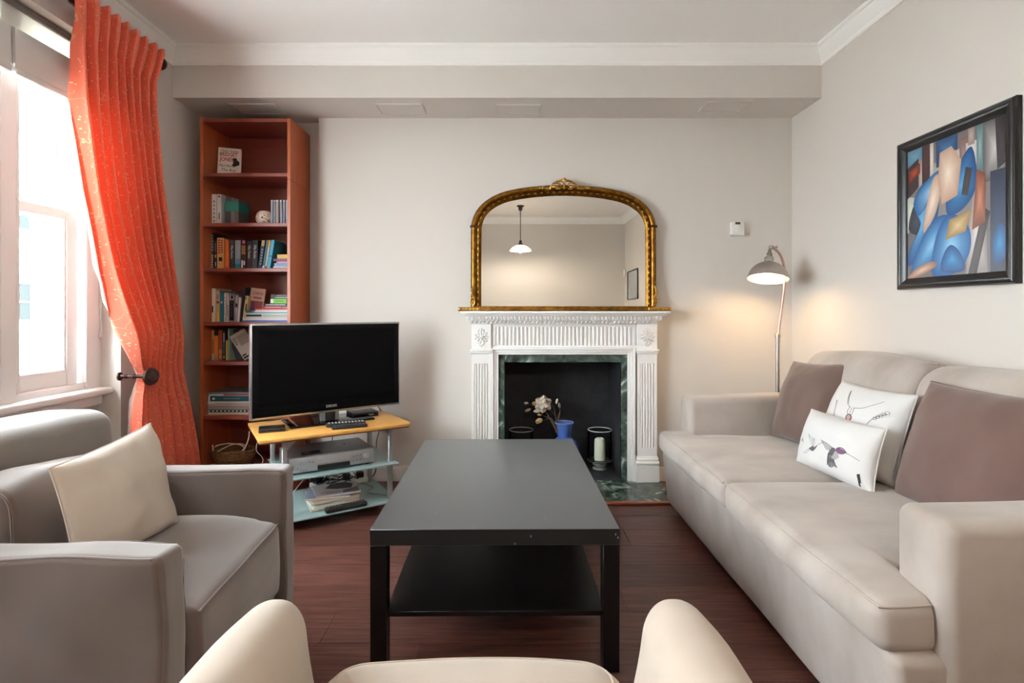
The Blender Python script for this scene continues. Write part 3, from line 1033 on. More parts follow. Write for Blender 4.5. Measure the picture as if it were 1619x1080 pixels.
for (u, v, a) in ((475, 232, 105), (503, 278, 85)):
    m = MB(); m.blob(fpx(u, v), (.0085, .008, .019), 10, Matrix.Rotation(R(90 - a) * -1, 3, 'Y')); m.build('bud', mat('pale_bud', (206, 200, 176), .7), fl_)

clear = glass_mat('clear_glass', (252, 254, 254), glossy=.12)
gl_edge = mat('glass_rim', (206, 208, 206), .15)
wax = mat('cream_wax', (226, 224, 202), .5)
def hurricane(cx, cy, label, group, ch=1.0):
    t = thing('hurricane_lamp', (cx, cy, .014), label, 'candle holder', group)
    z = .014
    m = MB(); m.lathe([(.045, 0), (.052, .004), (.05, .016), (.036, .024), (.036, .03), (.052, .036), (.05, .05), (.06, .058), (.083, .062), (.086, .067), (.078, .066), (.05, .064), (0, .064)], (cx, cy, z), 36)
    m.build('foot_dish', glass_mat('dish_glass', (206, 212, 208), glossy=.3, rough=.08, frost=.35) if 'dish_glass' not in MATS else MATS['dish_glass'], t)
    m = MB(); m.lathe([(.079, .07), (.0835, .12), (.0835, .278), (.0815, .278), (.0815, .12), (.077, .07)], (cx, cy, z), 40); m.build('glass_cylinder', clear, t)
    m = MB(); m.lathe([(.081, .276), (.0845, .276), (.0845, .281), (.081, .281), (.081, .276)], (cx, cy, z), 40); m.build('rim', gl_edge, t)
    m = MB(); m.lathe([(r_, .067 + (z_ - .067) * ch) for r_, z_ in ((.037, .067), (.0385, .08), (.0375, .19), (.034, .212), (.025, .219), (.018, .214), (0, .208))], (cx, cy, z), 28)
    cn = m.build('candle', wax, t)
    m = MB(); m.tube([(cx, cy, z + .067 + .14 * ch), (cx + .002, cy, z + .067 + .155 * ch)], .0014, 6); m.build('wick', mat('burnt_wick', (30, 26, 22), .9), cn)
hurricane(.640, 3.80, 'glass hurricane lamp with a cream candle, right of the blue vase', 'hurricane lamps in the fireplace')
hurricane(.085, 3.80, 'glass hurricane lamp at the left side of the fireplace, half hidden by the coffee table', 'hurricane lamps in the fireplace', .7)
# ------------------------------------------------------------------ black coffee table
blk = mat('black_ash_laminate', (15, 14, 14), .32, bump=(300, .04), spec=.5, sheen=.2); blk_e = mat('black_laminate_edge', (12, 11, 11), .35, bump=(300, .04), spec=.4)
TC = (-.049, 2.265, 0)
ct = thing('coffee_table', TC, 'low black rectangular coffee table with an under-shelf in the middle of the room', 'coffee table')
Tt = Matrix.Translation(TC) @ Matrix.Rotation(R(.5), 4, 'Z')
hw, hl = .390, .590
m = MB(Tt); m.box((-hw, -hl, .40), (hw, hl, .45), bev=.0012); m.build('tabletop', blk, ct)
for sx in (-1, 1):
    for sy in (-1, 1):
        m = MB(Tt)
        x0, x1 = (hw - .052, hw - .001) if sx > 0 else (-hw + .001, -hw + .052)
        y0, y1 = (hl - .052, hl - .001) if sy > 0 else (-hl + .001, -hl + .052)
        m.box((x0, y0, 0), (x1, y1, .399), bev=.001); m.build('leg', blk_e, ct)
m = MB(Tt); m.box((-hw + .045, -hl + .012, .172), (hw - .045, hl - .012, .188), bev=.001); m.build('shelf', blk_e, ct)
chip = MB(Tt)
for (x, y) in ((-.06, .56), (.0, .53), (.08, .55), (-.2, -.45), (.16, -.5), (.3, -.48), (-.05, -.15)):
    chip.box((x, y, .4499), (x + .003, y + .002, .4504))
for (x, z) in ((.11, .425), (.382, .42), (.375, .43), (.06, .402)):
    chip.box((x, -hl - .0004, z), (x + .003, -hl + .001, z + .006))
o = chip.build('worn_chip', mat('bare_chipboard', (176, 168, 160), .8), ct); o['kind'] = 'stuff'

# ------------------------------------------------------------------ soft furniture helpers
def crown(h, hx=0., hy=0., wr=0.0, seed=0.0, sc=4.0):
    """puffs the top/front of a cushion and adds slow wrinkles"""
    def f(p, q):
        u, v, w = q
        c = (1 - u * u) * (1 - v * v)
        p = V(p)
        if w > 0: p.z += h * c * w
        cx = (1 - v * v) * (1 - w * w)
        p.x += hx * cx * u
        p.y += hy * (1 - u * u) * (1 - w * w) * v
        if wr:
            p += noise.noise_vector(V((p.x * sc + seed, p.y * sc, p.z * sc))) * wr
        return p
    return f

def pillow(name, bl, br, tr, tl, th, m, label, cat, group=None, n=26, pinch=.055, seed=0.0, wr=.004, floor_z=None):
    """square cushion from the four corners of its face (seen from the front); th = thickness"""
    bl, br, tr, tl = V(bl), V(br), V(tr), V(tl)
    nn = (br - bl).cross(tl - bl).normalized()
    def base(u, v):
        a, b_ = (u + 1) / 2, (v + 1) / 2
        return (bl * (1 - a) + br * a) * (1 - b_) + (tl * (1 - a) + tr * a) * b_
    def surf(u, v, side=1, off=0.0):
        uu = u * (1 - pinch * (1 - v * v) * abs(u))
        vv = v * (1 - pinch * (1 - u * u) * abs(v))
        p = base(uu, vv)
        h = (max(0, 1 - u * u) ** .45) * (max(0, 1 - v * v) ** .45) * (1 if side > 0 else .3)
        w = noise.noise(V((u * 1.7 + seed, v * 1.7, side * 3.0))) * wr * 2 + noise.noise(V((u * 4.5 + seed, v * 3 + 5, side))) * wr
        return p + nn * side * (th / 2 * h + w * min(1, h * 3) + off)
    ang = [math.sin(math.pi / 2 * (2 * i / n - 1)) for i in range(n + 1)]
    vs, fs = [], []
    N = n + 1
    for side in (1, -1):
        for i in range(N):
            for j in range(N):
                vs.append(surf(ang[j], ang[i], side))
    for i in range(n):
        for j in range(n):
            a = i * N + j
            fs.append([a, a + 1, a + N + 1, a + N])
            a += N * N
            fs.append([a, a + N, a + N + 1, a + 1])
    root = thing(name, (bl + br) / 2, label, cat, group)
    mb = MB(); mb.add(vs, fs)
    o = mb.build('cover', m, root, sharp=80)
    # weld the rim
    b = bmesh.new(); b.from_mesh(o.data); bmesh.ops.remove_doubles(b, verts=list(b.verts), dist=1e-5); b.to_mesh(o.data); b.free()
    rim = [surf(t, -1) for t in ang] + [surf(1, t) for t in ang[1:]] + [surf(t, 1) for t in ang[::-1][1:]] + [surf(-1, t) for t in ang[::-1][1:-1]]
    s = MB(); s.tube(rim, .0028, 6, closed=True); s.build('seam', m, root)
    return root, surf

# ------------------------------------------------------------------ sofa along the right-hand wall
so_ = thing('sofa', (1.38, 2.14, 0), 'long pale suede two-seat sofa standing along the right-hand wall', 'sofa')
SX = .90
def basef(p, q):
    p = V(p)
    t = (p.z - .035) / .31
    if q[0] < 0: p.x += .03 * (1 - t)
    p += noise.noise_vector(V((p.x * 5, p.y * 3, p.z * 5))) * .004
    return p
m = MB(); m.soft((SX - .03, 1.215, .035), (1.85, 3.075, .345), .03, basef, n=(6, 30, 6)); m.build('base', sofa_m, so_)
for sy, (x, y) in enumerate(((.97, 1.27), (.97, 3.02), (1.78, 1.27), (1.78, 3.02))):
    f_ = MB(); f_.cyl((x, y, 0), (x, y, .045), .022, n=12); f_.build('foot', mat('black_plastic', (18, 18, 18), .5), so_)
def armf(seed):
    def f(p, q):
        p = V(p)
        c = (1 - q[0] ** 2) * (1 - q[1] ** 2)
        if q[2] > 0: p.z += .008 * c
        p.z += .012 * sm((p.x - 1.0) / .6) * (q[2] > 0.2)
        p.x += .012 * (1 - q[1] ** 2) * (q[0] < -.9) * -1
        return p + noise.noise_vector(V((p.x * 4 + seed, p.y * 4, p.z * 4))) * .004
    return f
m = MB(); m.soft((.985, 1.205, .10), (1.86, 1.372, .648), .030, armf(1), n=(16, 4, 10)); m.build('arm', sofa_m, so_)
m = MB(); m.soft((.985, 2.925, .10), (1.86, 3.085, .652), .030, armf(5), n=(16, 4, 10)); m.build('arm', sofa_m, so_)
# back frame
m = MB(); m.soft((1.70, 1.21, .10), (1.875, 3.08, .80), .04, crown(0, wr=.004), n=(3, 24, 10)); m.build('back_frame', sofa_m, so_)
# seat cushions with a lip in front of the arm
def seat(y0, y1, near, seed):
    def f(p, q):
        p = V(p)
        u, v, w = q
        lip = sm((1.005 - p.x) / .035)
        if near and v < 0: p.y -= lip * .148 * sm(-v * 1.15)
        if (not near) and v > 0: p.y += lip * .118 * sm(v * 1.15)
        c = (1 - abs(u) ** 3) * (1 - abs(v) ** 3)
        if w > 0: p.z += .028 * c * w
        if u < 0: p.x -= .022 * (1 - w * w) * (1 - v ** 4)
        if w < 0: p.z -= .004 * c
        return p + noise.noise_vector(V((p.x * 3.2 + seed, p.y * 3.2, p.z * 3))) * .008 * (1 if w > 0 else .3)
    mb = MB(); mb.soft((.845, y0, .342), (1.62, y1, .458), (.032, .028, .034), f, n=(18, 26, 5), extra=((.97, .985, 1.0, 1.012), (), ()))
    o = mb.build('seat_cushion', sofa_m, so_)
    # piping along the top edge of the front and the near end
    N = 40
    line = []
    for k in range(N + 1):
        y = y0 + .012 + (y1 - y0 - .024) * k / N
        v = 2 * (y - y0) / (y1 - y0) - 1
        p = f(V((.8545, y, .448)), (-.975, v, .83))
        line.append(p)
    if near:
        line = [f(V((.862 + .11 * (1 - k / 12), y0 + .0085, .448)), (-.975 + .28 * (1 - k / 12), -.977, .83)) for k in range(12)] + line
    pp = MB(); pp.tube(line, .0035, 6); pp.build('piping', sofa_m, o)
seat(1.374, 2.118, True, 0)
seat(2.124, 2.920, False, 9)
# back cushions
def backc(y0, y1, seed):
    def f(p, q):
        p = V(p)
        u, v, w = q
        t = (p.z - .45) / .47
        p.x += .13 * t - .02
        c = (1 - v ** 4) * (1 - w ** 4)
        if u < 0: p.x -= .035 * c
        p.z += .022 * (1 - v * v) * max(0, w)
        return p + noise.noise_vector(V((p.x * 3 + seed, p.y * 3.4, p.z * 3))) * .011
    mb = MB(); mb.soft((1.50, y0, .455), (1.69, y1, .915), (.07, .06, .075), f, n=(5, 20, 14)); o = mb.build('back_cushion', sofa_m, so_)
    line = []
    for k in range(31):
        y = y0 + .02 + (y1 - y0 - .04) * k / 30
        v = 2 * (y - y0) / (y1 - y0) - 1
        line.append(f(V((1.597, y, .914)), (0, v, .99)))
    pp = MB(); pp.tube(line, .003, 6); pp.build('piping', sofa_m, o)
backc(1.38, 2.105, 3)
backc(2.112, 2.90, 13)

# scatter cushions on the sofa
brown = mat('brown_velvet', (110, 89, 80), .85, var=(5, .6, (96, 76, 68)), bump=(300, .12), sheen=.3)
brown2 = mat('rosy_brown_velvet', (108, 83, 76), .85, var=(5, .6, (95, 72, 66)), bump=(300, .12), sheen=.3)
canv = mat('white_canvas', (214, 212, 210), .85, bump=(500, .15))
pillow('cushion', (1.385, 2.83, .475), (1.44, 2.44, .475), (1.60, 2.50, .885), (1.52, 2.87, .860), .20, brown,
       'grey-brown velvet cushion in the far corner of the sofa by its far arm', 'cushion', 'scatter cushions on the sofa', seed=1)
pillow('cushion', (1.385, 1.935, .470), (1.40, 1.44, .470), (1.57, 1.46, .875), (1.535, 1.955, .875), .20, brown2,
       'rosy brown velvet cushion nearest the camera, by the near sofa arm', 'cushion', 'scatter cushions on the sofa', seed=4)
pw, sw = pillow('cushion', (1.37, 2.415, .475), (1.42, 1.98, .475), (1.535, 2.02, .812), (1.51, 2.435, .812), .18, canv,
                'white canvas cushion printed with a pendant necklace, behind the hummingbird cushion', 'cushion', 'scatter cushions on the sofa', seed=7)
ph, sh = pillow('cushion', (1.245, 2.33, .478), (1.305, 1.925, .468), (1.375, 1.955, .700), (1.325, 2.355, .700), .15, canv,
                'small white canvas cushion printed with two hummingbirds', 'cushion', 'scatter cushions on the sofa', seed=11)
ink = mat('grey_ink', (92, 90, 94), .9); ink2 = mat('dark_ink', (52, 48, 54), .9); ink3 = mat('purple_ink', (120, 78, 116), .9); ink4 = mat('rose_ink', (196, 150, 140), .9); ink5 = mat('pale_ink', (168, 166, 166), .9)
def stroke(surf, pts, w, m, parent, closed=False):
    """an ink line drawn on the cushion face in its own u, v"""
    mb = MB()
    pts = [V((a, b_, 0)) for a, b_ in pts]
    pts = smooth_path(pts, 4) if len(pts) > 2 else pts
    vs, fs = [], []
    for i, p in enumerate(pts):
        a, c = pts[max(0, i - 1)], pts[min(len(pts) - 1, i + 1)]
        t = (c - a).normalized(); n_ = V((-t.y, t.x, 0)) * w / 2
        for q in (p + n_, p - n_):
            vs.append(surf(q.x, q.y, 1, .0008))
    for i in range(len(pts) - 1):
        fs.append([2 * i, 2 * i + 1, 2 * i + 3, 2 * i + 2])
    mb.add(vs, fs)
    return mb
def patch(surf, poly, mb=None):
    """a filled ink shape on the cushion face"""
    mb = mb or MB()
    c = V((sum(p[0] for p in poly) / len(poly), sum(p[1] for p in poly) / len(poly)))
    vs, fs = [surf(c.x, c.y, 1, .001)], []
    for ring in (.5, 1):
        for p in poly:
            q = c + (V(p) - c) * ring
            vs.append(surf(q.x, q.y, 1, .001))
    k = len(poly)
    for i in range(k):
        j = (i + 1) % k
        fs.append([0, 1 + i, 1 + j]); fs.append([1 + i, 1 + k + i, 1 + k + j, 1 + j])
    mb.add(vs, fs)
    return mb
def join(mbs):
    o = MB()
    for x in mbs: o.add(x.v, x.f)
    return o
# necklace print
_sw, _sh = sw, sh
sw = lambda u, v, s=1, o=0.0: _sw(u * .9 + .30, min(.98, v * .8 + .22), s, o)
sh = lambda u, v, s=1, o=0.0: _sh(max(-.98, u * .85 + .12), max(-.98, v * .85 - .34), s, o)
L_ = [stroke(sw, p, .012, ink, pw) for p in ([(-.68, .72), (-.62, .50), (-.5, .28), (-.32, .16)], [(-.22, .16), (.0, .24), (.2, .42), (.34, .58)],
      [(-.66, .70), (-.58, .46), (-.44, .26)], [(-.95, .3), (-.82, .05), (-.75, -.25)], [(.2, -.2), (.32, .05), (.52, .26)])]
L_ += [stroke(sw, [(.30 + .04 * k, .0 + .06 * k), (.36 + .05 * k, .02 + .06 * k), (.36 + .04 * k, .09 + .06 * k), (.30 + .04 * k, .05 + .06 * k)], .012, ink, pw) for k in range(5)]
L_ += [stroke(sw, [(-.94 + .035 * k, .28 - .1 * k), (-.88 + .03 * k, .26 - .1 * k), (-.9 + .03 * k, .2 - .1 * k)], .012, ink, pw) for k in range(5)]
L_ += [stroke(sw, [(-.33, .18), (-.35, .06), (-.32, -.04), (-.22, -.04), (-.19, .06), (-.21, .18)], .014, ink, pw), stroke(sw, [(-.27, .16), (-.27, -.02)], .014, ink, pw)]
join(L_).build('necklace_print', ink, pw)
circ = lambda cx, cy, rx, ry, n=14: [(cx + rx * math.cos(2 * math.pi * k / n), cy + ry * math.sin(2 * math.pi * k / n)) for k in range(n)]
patch(sw, circ(-.265, -.14, .085, .105)).build('pendant_print', ink2, pw)
patch(sw, circ(-.265, -.14, .062, .08)).build('pendant_stone_print', ink4, pw).location += V((-.0006, -.0004, .0006))
# hummingbird prints (u right, v up on the cushion face)
m = join([patch(sh, p) for p in ([(-.55, -.10), (-.40, -.02), (-.30, .16), (-.28, .20), (-.34, .16), (-.46, .02)],
          [(-.62, -.05), (-.50, -.12), (-.42, -.05), (-.42, .1), (-.5, .1)])])
m.build('left_bird_body_print', ink, ph)
m = join([stroke(sh, p, .012, ink, ph) for p in ([(-.5, .08), (-.62, .3), (-.72, .52)], [(-.46, .1), (-.54, .3), (-.70, .5)], [(-.44, .12), (-.48, .3), (-.44, .42), (-.40, .2)], [(-.3, .2), (-.18, .32), (-.02, .40)],
          [(-.60, -.05), (-.72, -.2), (-.8, -.3)], [(-.58, -.08), (-.68, -.25), (-.76, -.32)], [(-.46, .3), (-.52, .4), (-.6, .44)])])
m.build('left_bird_wing_print', ink, ph)
m = join([patch(sh, p) for p in ([(.22, .26), (.26, .34), (.34, .38), (.44, .36), (.52, .28), (.46, .21), (.36, .17), (.28, .18)],)]); m.build('right_bird_head_print', ink3, ph)
m = join([stroke(sh, [(.24, .30), (.30, .38), (.38, .41), (.46, .38), (.53, .29)], .03, ink2, ph), stroke(sh, [(.5, .3), (.66, .26), (.84, .19)], .014, ink2, ph)]); m.build('right_bird_beak_print', ink2, ph)
m = join([patch(sh, [(-.20, .44), (-.10, .41), (.02, .37), (.12, .30), (.08, .18), (-.02, .14), (-.08, .24), (-.14, .34)])]); m.build('right_bird_upper_wing_print', ink5, ph)
m = join([stroke(sh, p, .018, ink, ph) for p in ([(-.20, .44), (-.05, .40), (.12, .32)], [(-.17, .38), (-.04, .33), (.11, .27)], [(-.12, .30), (-.02, .26), (.10, .22)], [(-.08, .22), (.0, .19), (.09, .17)])]
         + [patch(sh, [(.08, .32), (.2, .32), (.25, .24), (.2, .12), (.12, -.04), (.06, .06), (.06, .2)])]); m.build('right_bird_back_print', ink, ph)
m = join([stroke(sh, [(.06 + .018 * k, .08), (.05 + .035 * k, -.16), (.05 + .05 * k, -.40 - .05 * math.sin(k * 1.1))], .034, ink2, ph) for k in range(6)]); m.build('right_bird_wing_print', ink2, ph)
m = join([stroke(sh, [(.075 + .018 * k, .0), (.07 + .036 * k, -.18), (.075 + .05 * k, -.32)], .008, ink5, ph) for k in range(5)])
for i_ in range(len(m.v)): m.v[i_] = m.v[i_] + V((-.0004, -.0003, .0003))
m.build('right_bird_feather_print', ink5, ph)
m = patch(sh, [(.22, .24), (.30, .18), (.36, .04), (.26, -.1), (.14, -.08), (.18, .1)]); m.build('right_bird_breast_print', ink5, ph)
m = join([patch(sh, [(.80, -.30), (.86, -.24), (.88, -.5), (.84, -.68), (.79, -.66)])]); m.build('edge_wing_print', ink2, ph)
m = join([patch(sh, [(-.97, .12), (-.93, .3), (-.90, .18)]), stroke(sh, [(-.92, .2), (-.84, .1)], .012, ink2, ph)]); m.build('left_edge_bird_print', ink2, ph)

# ------------------------------------------------------------------ taupe armchair under the window
ac = thing('armchair', (-1.15, 1.50, 0), 'grey-taupe slipcovered armchair under the window, facing right', 'armchair')
GX = -.745
def wrf(a, sc=5, seed=0.0):
    return lambda p, q: V(p) + noise.noise_vector(V((p[0] * sc + seed, p[1] * sc, p[2] * sc))) * a
def tarm(y0, y1, seed):
    def f(p, q):
        p = V(p)
        t = p.z / .6
        if q[0] > .3: p.x += .008 * (1 - q[2] ** 2)
        p.z -= .006 * (1 - q[0]) * .5 * (q[2] > 0)
        e = sm((p.x + .95) / .2) * sm((p.z - .38) / .12)
        p.y += e * .0022 * math.sin(p.z * 80 + p.x * 40 + seed)
        return p + noise.noise_vector(V((p.x * 6 + seed, p.y * 8, p.z * 6))) * .008
    m = MB(); m.soft((-1.56, y0, .02), (GX, y1, .605), (.022, .018, .018), f, n=(22, 3, 16)); o = m.build('arm', taupe_m, ac)
    lines = []
    for yy in (y0 + .006, y1 - .006):
        pts = [f(V((-1.5 + (GX - .02 + 1.5) * k / 24, yy, .6005)), (-1 + 2 * k / 24, 0, .99)) for k in range(25)]
        pts += [f(V((GX - .006, yy, .598 - .55 * k / 16)), (.99, 0, 1 - 2 * k / 16)) for k in range(1, 17)]
        lines.append(pts)
    s = MB()
    for l in lines: s.tube(l, .0028, 6)
    s.build('piping', taupe_m, o)
tarm(1.148, 1.238, 0)
tarm(1.772, 1.862, 7)
m = MB()
def seatf(p, q):
    p = V(p)
    c = (1 - abs(q[0]) ** 3) * (1 - abs(q[1]) ** 3)
    if q[2] > 0: p.z += .02 * c
    p.x += .018 * (1 - q[1] ** 2) * (q[0] > 0) * (1 - q[2] ** 2)
    if q[0] > 0: p.z -= .022 * q[0] * (q[2] > 0) * sm((p.x + .95) / .2)
    if q[0] > 0: p.x += .02 * (q[1]) * (q[0] > .8) * -1
    return p + noise.noise_vector(V((p.x * 5, p.y * 5, p.z * 5))) * .007
m.soft((-1.40, 1.242, .20), (GX + .012, 1.768, .462), (.03, .016, .028), seatf, n=(18, 14, 8)); st_ = m.build('seat_cushion', taupe_m, ac)
pts = [seatf(V((GX + .006, 1.25 + .51 * k / 24, .455)), (.985, -1 + 2 * k / 24, .94)) for k in range(25)]
s = MB(); s.tube(pts, .003, 6); s.build('piping', taupe_m, st_)
m = MB(); m.soft((-1.56, 1.24, .02), (GX - .02, 1.77, .21), .015, wrf(.008), n=(12, 12, 6)); m.build('skirt', taupe_m, ac)
taupe_lit = mat('window_lit_taupe_linen', (116, 107, 101), .9, var=(6, .5, (102, 93, 87)), bump=(900, .16), sheen=.75, spec=.15)  # taupe linen made paler: window light on the backrest put into its colour
def bkf(p, q):
    p = V(p)
    t = (p.z - .3) / .5
    p.x -= .06 * t
    p.z += .012 * (1 - q[1] ** 2) * max(0, q[2])
    return p + noise.noise_vector(V((p.x * 4, p.y * 4, p.z * 4))) * .006
m = MB(); m.soft((-1.56, 1.15, .02), (-1.30, 1.862, .792), (.07, .045, .05), bkf, n=(5, 18, 18)); m.build('backrest', taupe_lit, ac)
def bof(p, q):
    p = V(p)
    p.z += .02 * (1 - q[1] ** 2) * max(0, q[2]) + .018 * q[1] * 0
    p.z -= .03 * sm((p.y - 1.3) / .45) * max(0, q[2])
    return p + noise.noise_vector(V((p.x * 7, p.y * 6, p.z * 7))) * .012
m = MB(); m.soft((-1.35, 1.262, .455), (-1.165, 1.762, .705), (.06, .022, .07), bof, n=(5, 14, 7)); bo = m.build('bolster', taupe_m, ac)
ring = []
for k in range(40):
    a = 2 * math.pi * k / 40
    ring.append(bof(V((-1.2575 + .088 * math.copysign(abs(math.cos(a)) ** .6, math.cos(a)), 1.272, .58 + .12 * math.copysign(abs(math.sin(a)) ** .6, math.sin(a)))), (math.cos(a), -.97, math.sin(a) * .9)))
s = MB(); s.tube(ring, .003, 6, closed=True); s.build('piping', taupe_m, bo)
for (x, y) in ((-.80, 1.2), (-.80, 1.81), (-1.5, 1.2), (-1.5, 1.81)):
    f_ = MB(); f_.cyl((x, y, 0), (x, y, .04), .02, n=10); f_.build('foot', MATS['black_plastic'], ac)
cush_m = mat('cream_linen', (198, 186, 174), .9, var=(6, .4, (184, 170, 157)), bump=(900, .18), spec=.15)
pillow('cushion', (-1.045, 1.30, .475), (-1.02, 1.655, .478), (-1.135, 1.70, .775), (-1.125, 1.315, .745), .13, cush_m,
       'cream linen cushion leaning on the taupe armchair', 'cushion', seed=21, wr=.007, pinch=.05)

# ------------------------------------------------------------------ cream armchair in the foreground, seen from behind
cc = thing('armchair', (-.067, .66, 0), 'cream armchair in the foreground with its back to the camera', 'armchair')
def carm(x0, x1, sgn, seed):
    """arm with a rounded top that flares towards the floor on its inner side; sgn=+1: inner side is +x"""
    def f(p, q):
        p = V(p)
        t = 1 - (p.z / .58)
        inner = (q[0] * sgn + 1) / 2
        p.x += sgn * .14 * inner * sm(t * 1.25) * .62
        p.x -= sgn * .03 * (1 - inner) * sm(t) * 1.0
        # front end narrows and dips a touch
        e = sm((p.y - .90) / .19)
        p.x += ((x0 + x1) / 2 - p.x) * .16 * e * sm(p.z / .4)
        p.z -= .012 * e * (q[2] > 0)
        p.y -= .05 * sm(t) * 0
        return p + noise.noise_vector(V((p.x * 4 + seed, p.y * 4, p.z * 4))) * .003
    m = MB(); m.soft((x0, .22, .03), (x1, 1.095, .583), ((x1 - x0) * .47, .075, .07), f, m=6, n=(3, 22, 14)); return m.build('arm', cream_m, cc)
carm(-.525, -.385, 1, 0)
carm(.248, .390, -1, 5)
def csf(p, q):
    p = V(p)
    c = (1 - abs(q[0]) ** 3) * (1 - abs(q[1]) ** 3)
    if q[2] > 0: p.z += .018 * c
    p.y += .022 * (1 - q[0] ** 2) * (q[1] > 0) * 1.0
    return p + noise.noise_vector(V((p.x * 4, p.y * 4, p.z * 4))) * .003
m = MB(); m.soft((-.352, .40, .30), (.218, 1.075, .438), (.075, .06, .03), csf, m=5, n=(14, 14, 5)); cs_ = m.build('seat_cushion', cream_m, cc)
pl2 = [(-.277 + .053 * math.cos(R(180 - 10 * k)), 1.015 + .0424 * math.sin(R(180 - 10 * k))) for k in range(10)]
pl2 += [(-.277 + .42 * k / 20, 1.0574) for k in range(1, 20)] + [(.143 + .053 * math.cos(R(90 - 10 * k)), 1.015 + .0424 * math.sin(R(90 - 10 * k))) for k in range(10)]
pl2 = [(-.330, .75), (-.330, .9)] + pl2 + [(.196, .9), (.196, .75)]
pts = [csf(V((x, y, .4292)), (2 * (x + .352) / .57 - 1, 2 * (y - .40) / .675 - 1, .87)) for x, y in pl2]
s = MB(); s.tube(pts, .003, 6); s.build('piping', cream_m, cs_)
m = MB(); m.soft((-.40, .24, .03), (.27, 1.055, .31), .03, wrf(.003), n=(10, 10, 5)); m.build('base', cream_m, cc)
m = MB(); m.soft((-.50, .20, .03), (.365, .37, .80), .06, wrf(.004), n=(12, 4, 12)); m.build('backrest', cream_m, cc)
for (x, y) in ((-.42, .30), (.29, .30), (-.42, 1.0), (.29, 1.0)):
    f_ = MB(); f_.cyl((x, y, 0), (x, y, .05), .02, n=10); f_.build('foot', MATS['black_plastic'], cc)

# ------------------------------------------------------------------ floor lamp behind the sofa
st = mat('brushed_steel', (186, 178, 170), .34, 1.0); copper = mat('copper_tube', (196, 160, 148), .3, 1.0)
LX, LY = 1.646, 3.30
def lp(px, py, dy=0.0): return P(px, py, LY + dy)
fl2 = thing('floor_lamp', (LX, LY, 0), 'brushed steel floor lamp with a domed shade behind the sofa', 'floor lamp')
m = MB(); m.lathe([(0, 0), (.125, 0), (.125, .012), (.115, .02), (.03, .026), (.016, .04), (0, .04)], (LX, LY, 0), 36); m.build('base', st, fl2)
jz = lp(1230, 533).z
m = MB(); m.cyl((LX, LY, .03), (LX + .003, LY, jz), .0125, n=16); m.lathe([(.0125, -.004), (.017, -.002), (.017, .018), (.010, .022)], (LX + .003, LY, jz), 16); m.build('lower_pole', st, fl2)
up = smooth_path([lp(1230, 533), lp(1234, 500), lp(1240.5, 448), lp(1240, 425), lp(1236, 408), lp(1229, 397), lp(1220, 391)], 6)
m = MB(); m.tube(up, .0075, 12); m.build('upper_pole', copper, fl2)
tip = lp(1219, 391)
m = MB(); m.blob(tip, (.014, .014, .014), 14); m.cyl(tip + V((-.004, -.0, .004)), tip + V((.035, 0, .002)), .0035, n=8); m.cyl(tip + V((.034, 0, .002)), tip + V((.038, 0, .002)), .009, n=10)
m.build('tilt_joint', st, fl2)
# shade axis leans left and towards the room
ax = (Matrix.Rotation(R(9), 3, 'Y') @ Matrix.Rotation(R(-11), 3, 'X'))
sc_ = lp(1214, 441)
m = MB(); m.lathe([(.0, .192), (.010, .190), (.011, .170), (.016, .164), (.017, .150), (.013, .146), (.024, .140), (.026, .112), (.022, .108)], sc_, 24, ax)
for k in range(10):
    a = 2 * math.pi * k / 10
    m.blob(sc_ + ax @ V((.025 * math.cos(a), .025 * math.sin(a), .126)), (.004, .004, .013), 6, ax)
m.build('bulb_holder', st, fl2)
m = MB()
dome = [(.116 * math.cos(t), .108 * math.sin(t)) for t in [math.pi / 2 * k / 16 for k in range(16)]] + [(.02, .108)]
m.lathe([(.119, -.002), (.119, .002)] + dome, sc_, 48, ax)
m.build('shade', st, fl2)
m = MB(); m.lathe([(.119, -.002)] + [(r * .975, z * .965) for r, z in dome], sc_, 48, ax)
m.build('shade_lining', mat('cream_enamel', (240, 232, 214), .5), fl2)
m = MB(); m.blob(sc_ + ax @ V((0, 0, .045)), (.030, .030, .036), 16); m.cyl(sc_ + ax @ V((0, 0, .07)), sc_ + ax @ V((0, 0, .1)), .014, n=12)
m.build('bulb', mat('lit_warm_bulb', (255, 236, 200), .5, emit=((255, 222, 176), 50.0)), fl2)

# ------------------------------------------------------------------ pendant lamp behind the camera (seen in the mirror)
PX, PY = .165, -.73
pl = thing('pendant_lamp', (PX, PY, ZC), 'ceiling pendant with a white glass shade, reflected in the mirror', 'ceiling lamp')
dk = mat('dark_bronze', (58, 50, 44), .4, .7)
m = MB(); m.lathe([(0, 0), (.055, 0), (.055, -.01), (.03, -.025), (.028, -.06), (.018, -.075), (0, -.075)], (PX, PY, ZC), 24); m.build('canopy', dk, pl)
m = MB(); m.cyl((PX, PY, ZC - .07), (PX, PY, 2.20), .006, n=10); m.build('rod', dk, pl)
m = MB(); m.lathe([(0, .08), (.018, .08), (.022, .04), (.04, .02), (.045, 0), (0, 0)], (PX, PY, 2.13), 20); m.build('lamp_holder', dk, pl)
opal = bpy.data.materials.new('opal_glass'); opal.use_nodes = True
nt = opal.node_tree; b = nt.nodes['Principled BSDF']; b.inputs['Base Color'].default_value = lin((246, 240, 228)) + (1,); b.inputs['Roughness'].default_value = .3
tl_ = nt.nodes.new('ShaderNodeBsdfTranslucent'); tl_.inputs['Color'].default_value = lin((250, 240, 222)) + (1,)
mx = nt.nodes.new('ShaderNodeMixShader'); mx.inputs[0].default_value = .65
nt.links.new(b.outputs[0], mx.inputs[1]); nt.links.new(tl_.outputs[0], mx.inputs[2]); nt.links.new(mx.outputs[0], nt.nodes['Material Output'].inputs['Surface'])
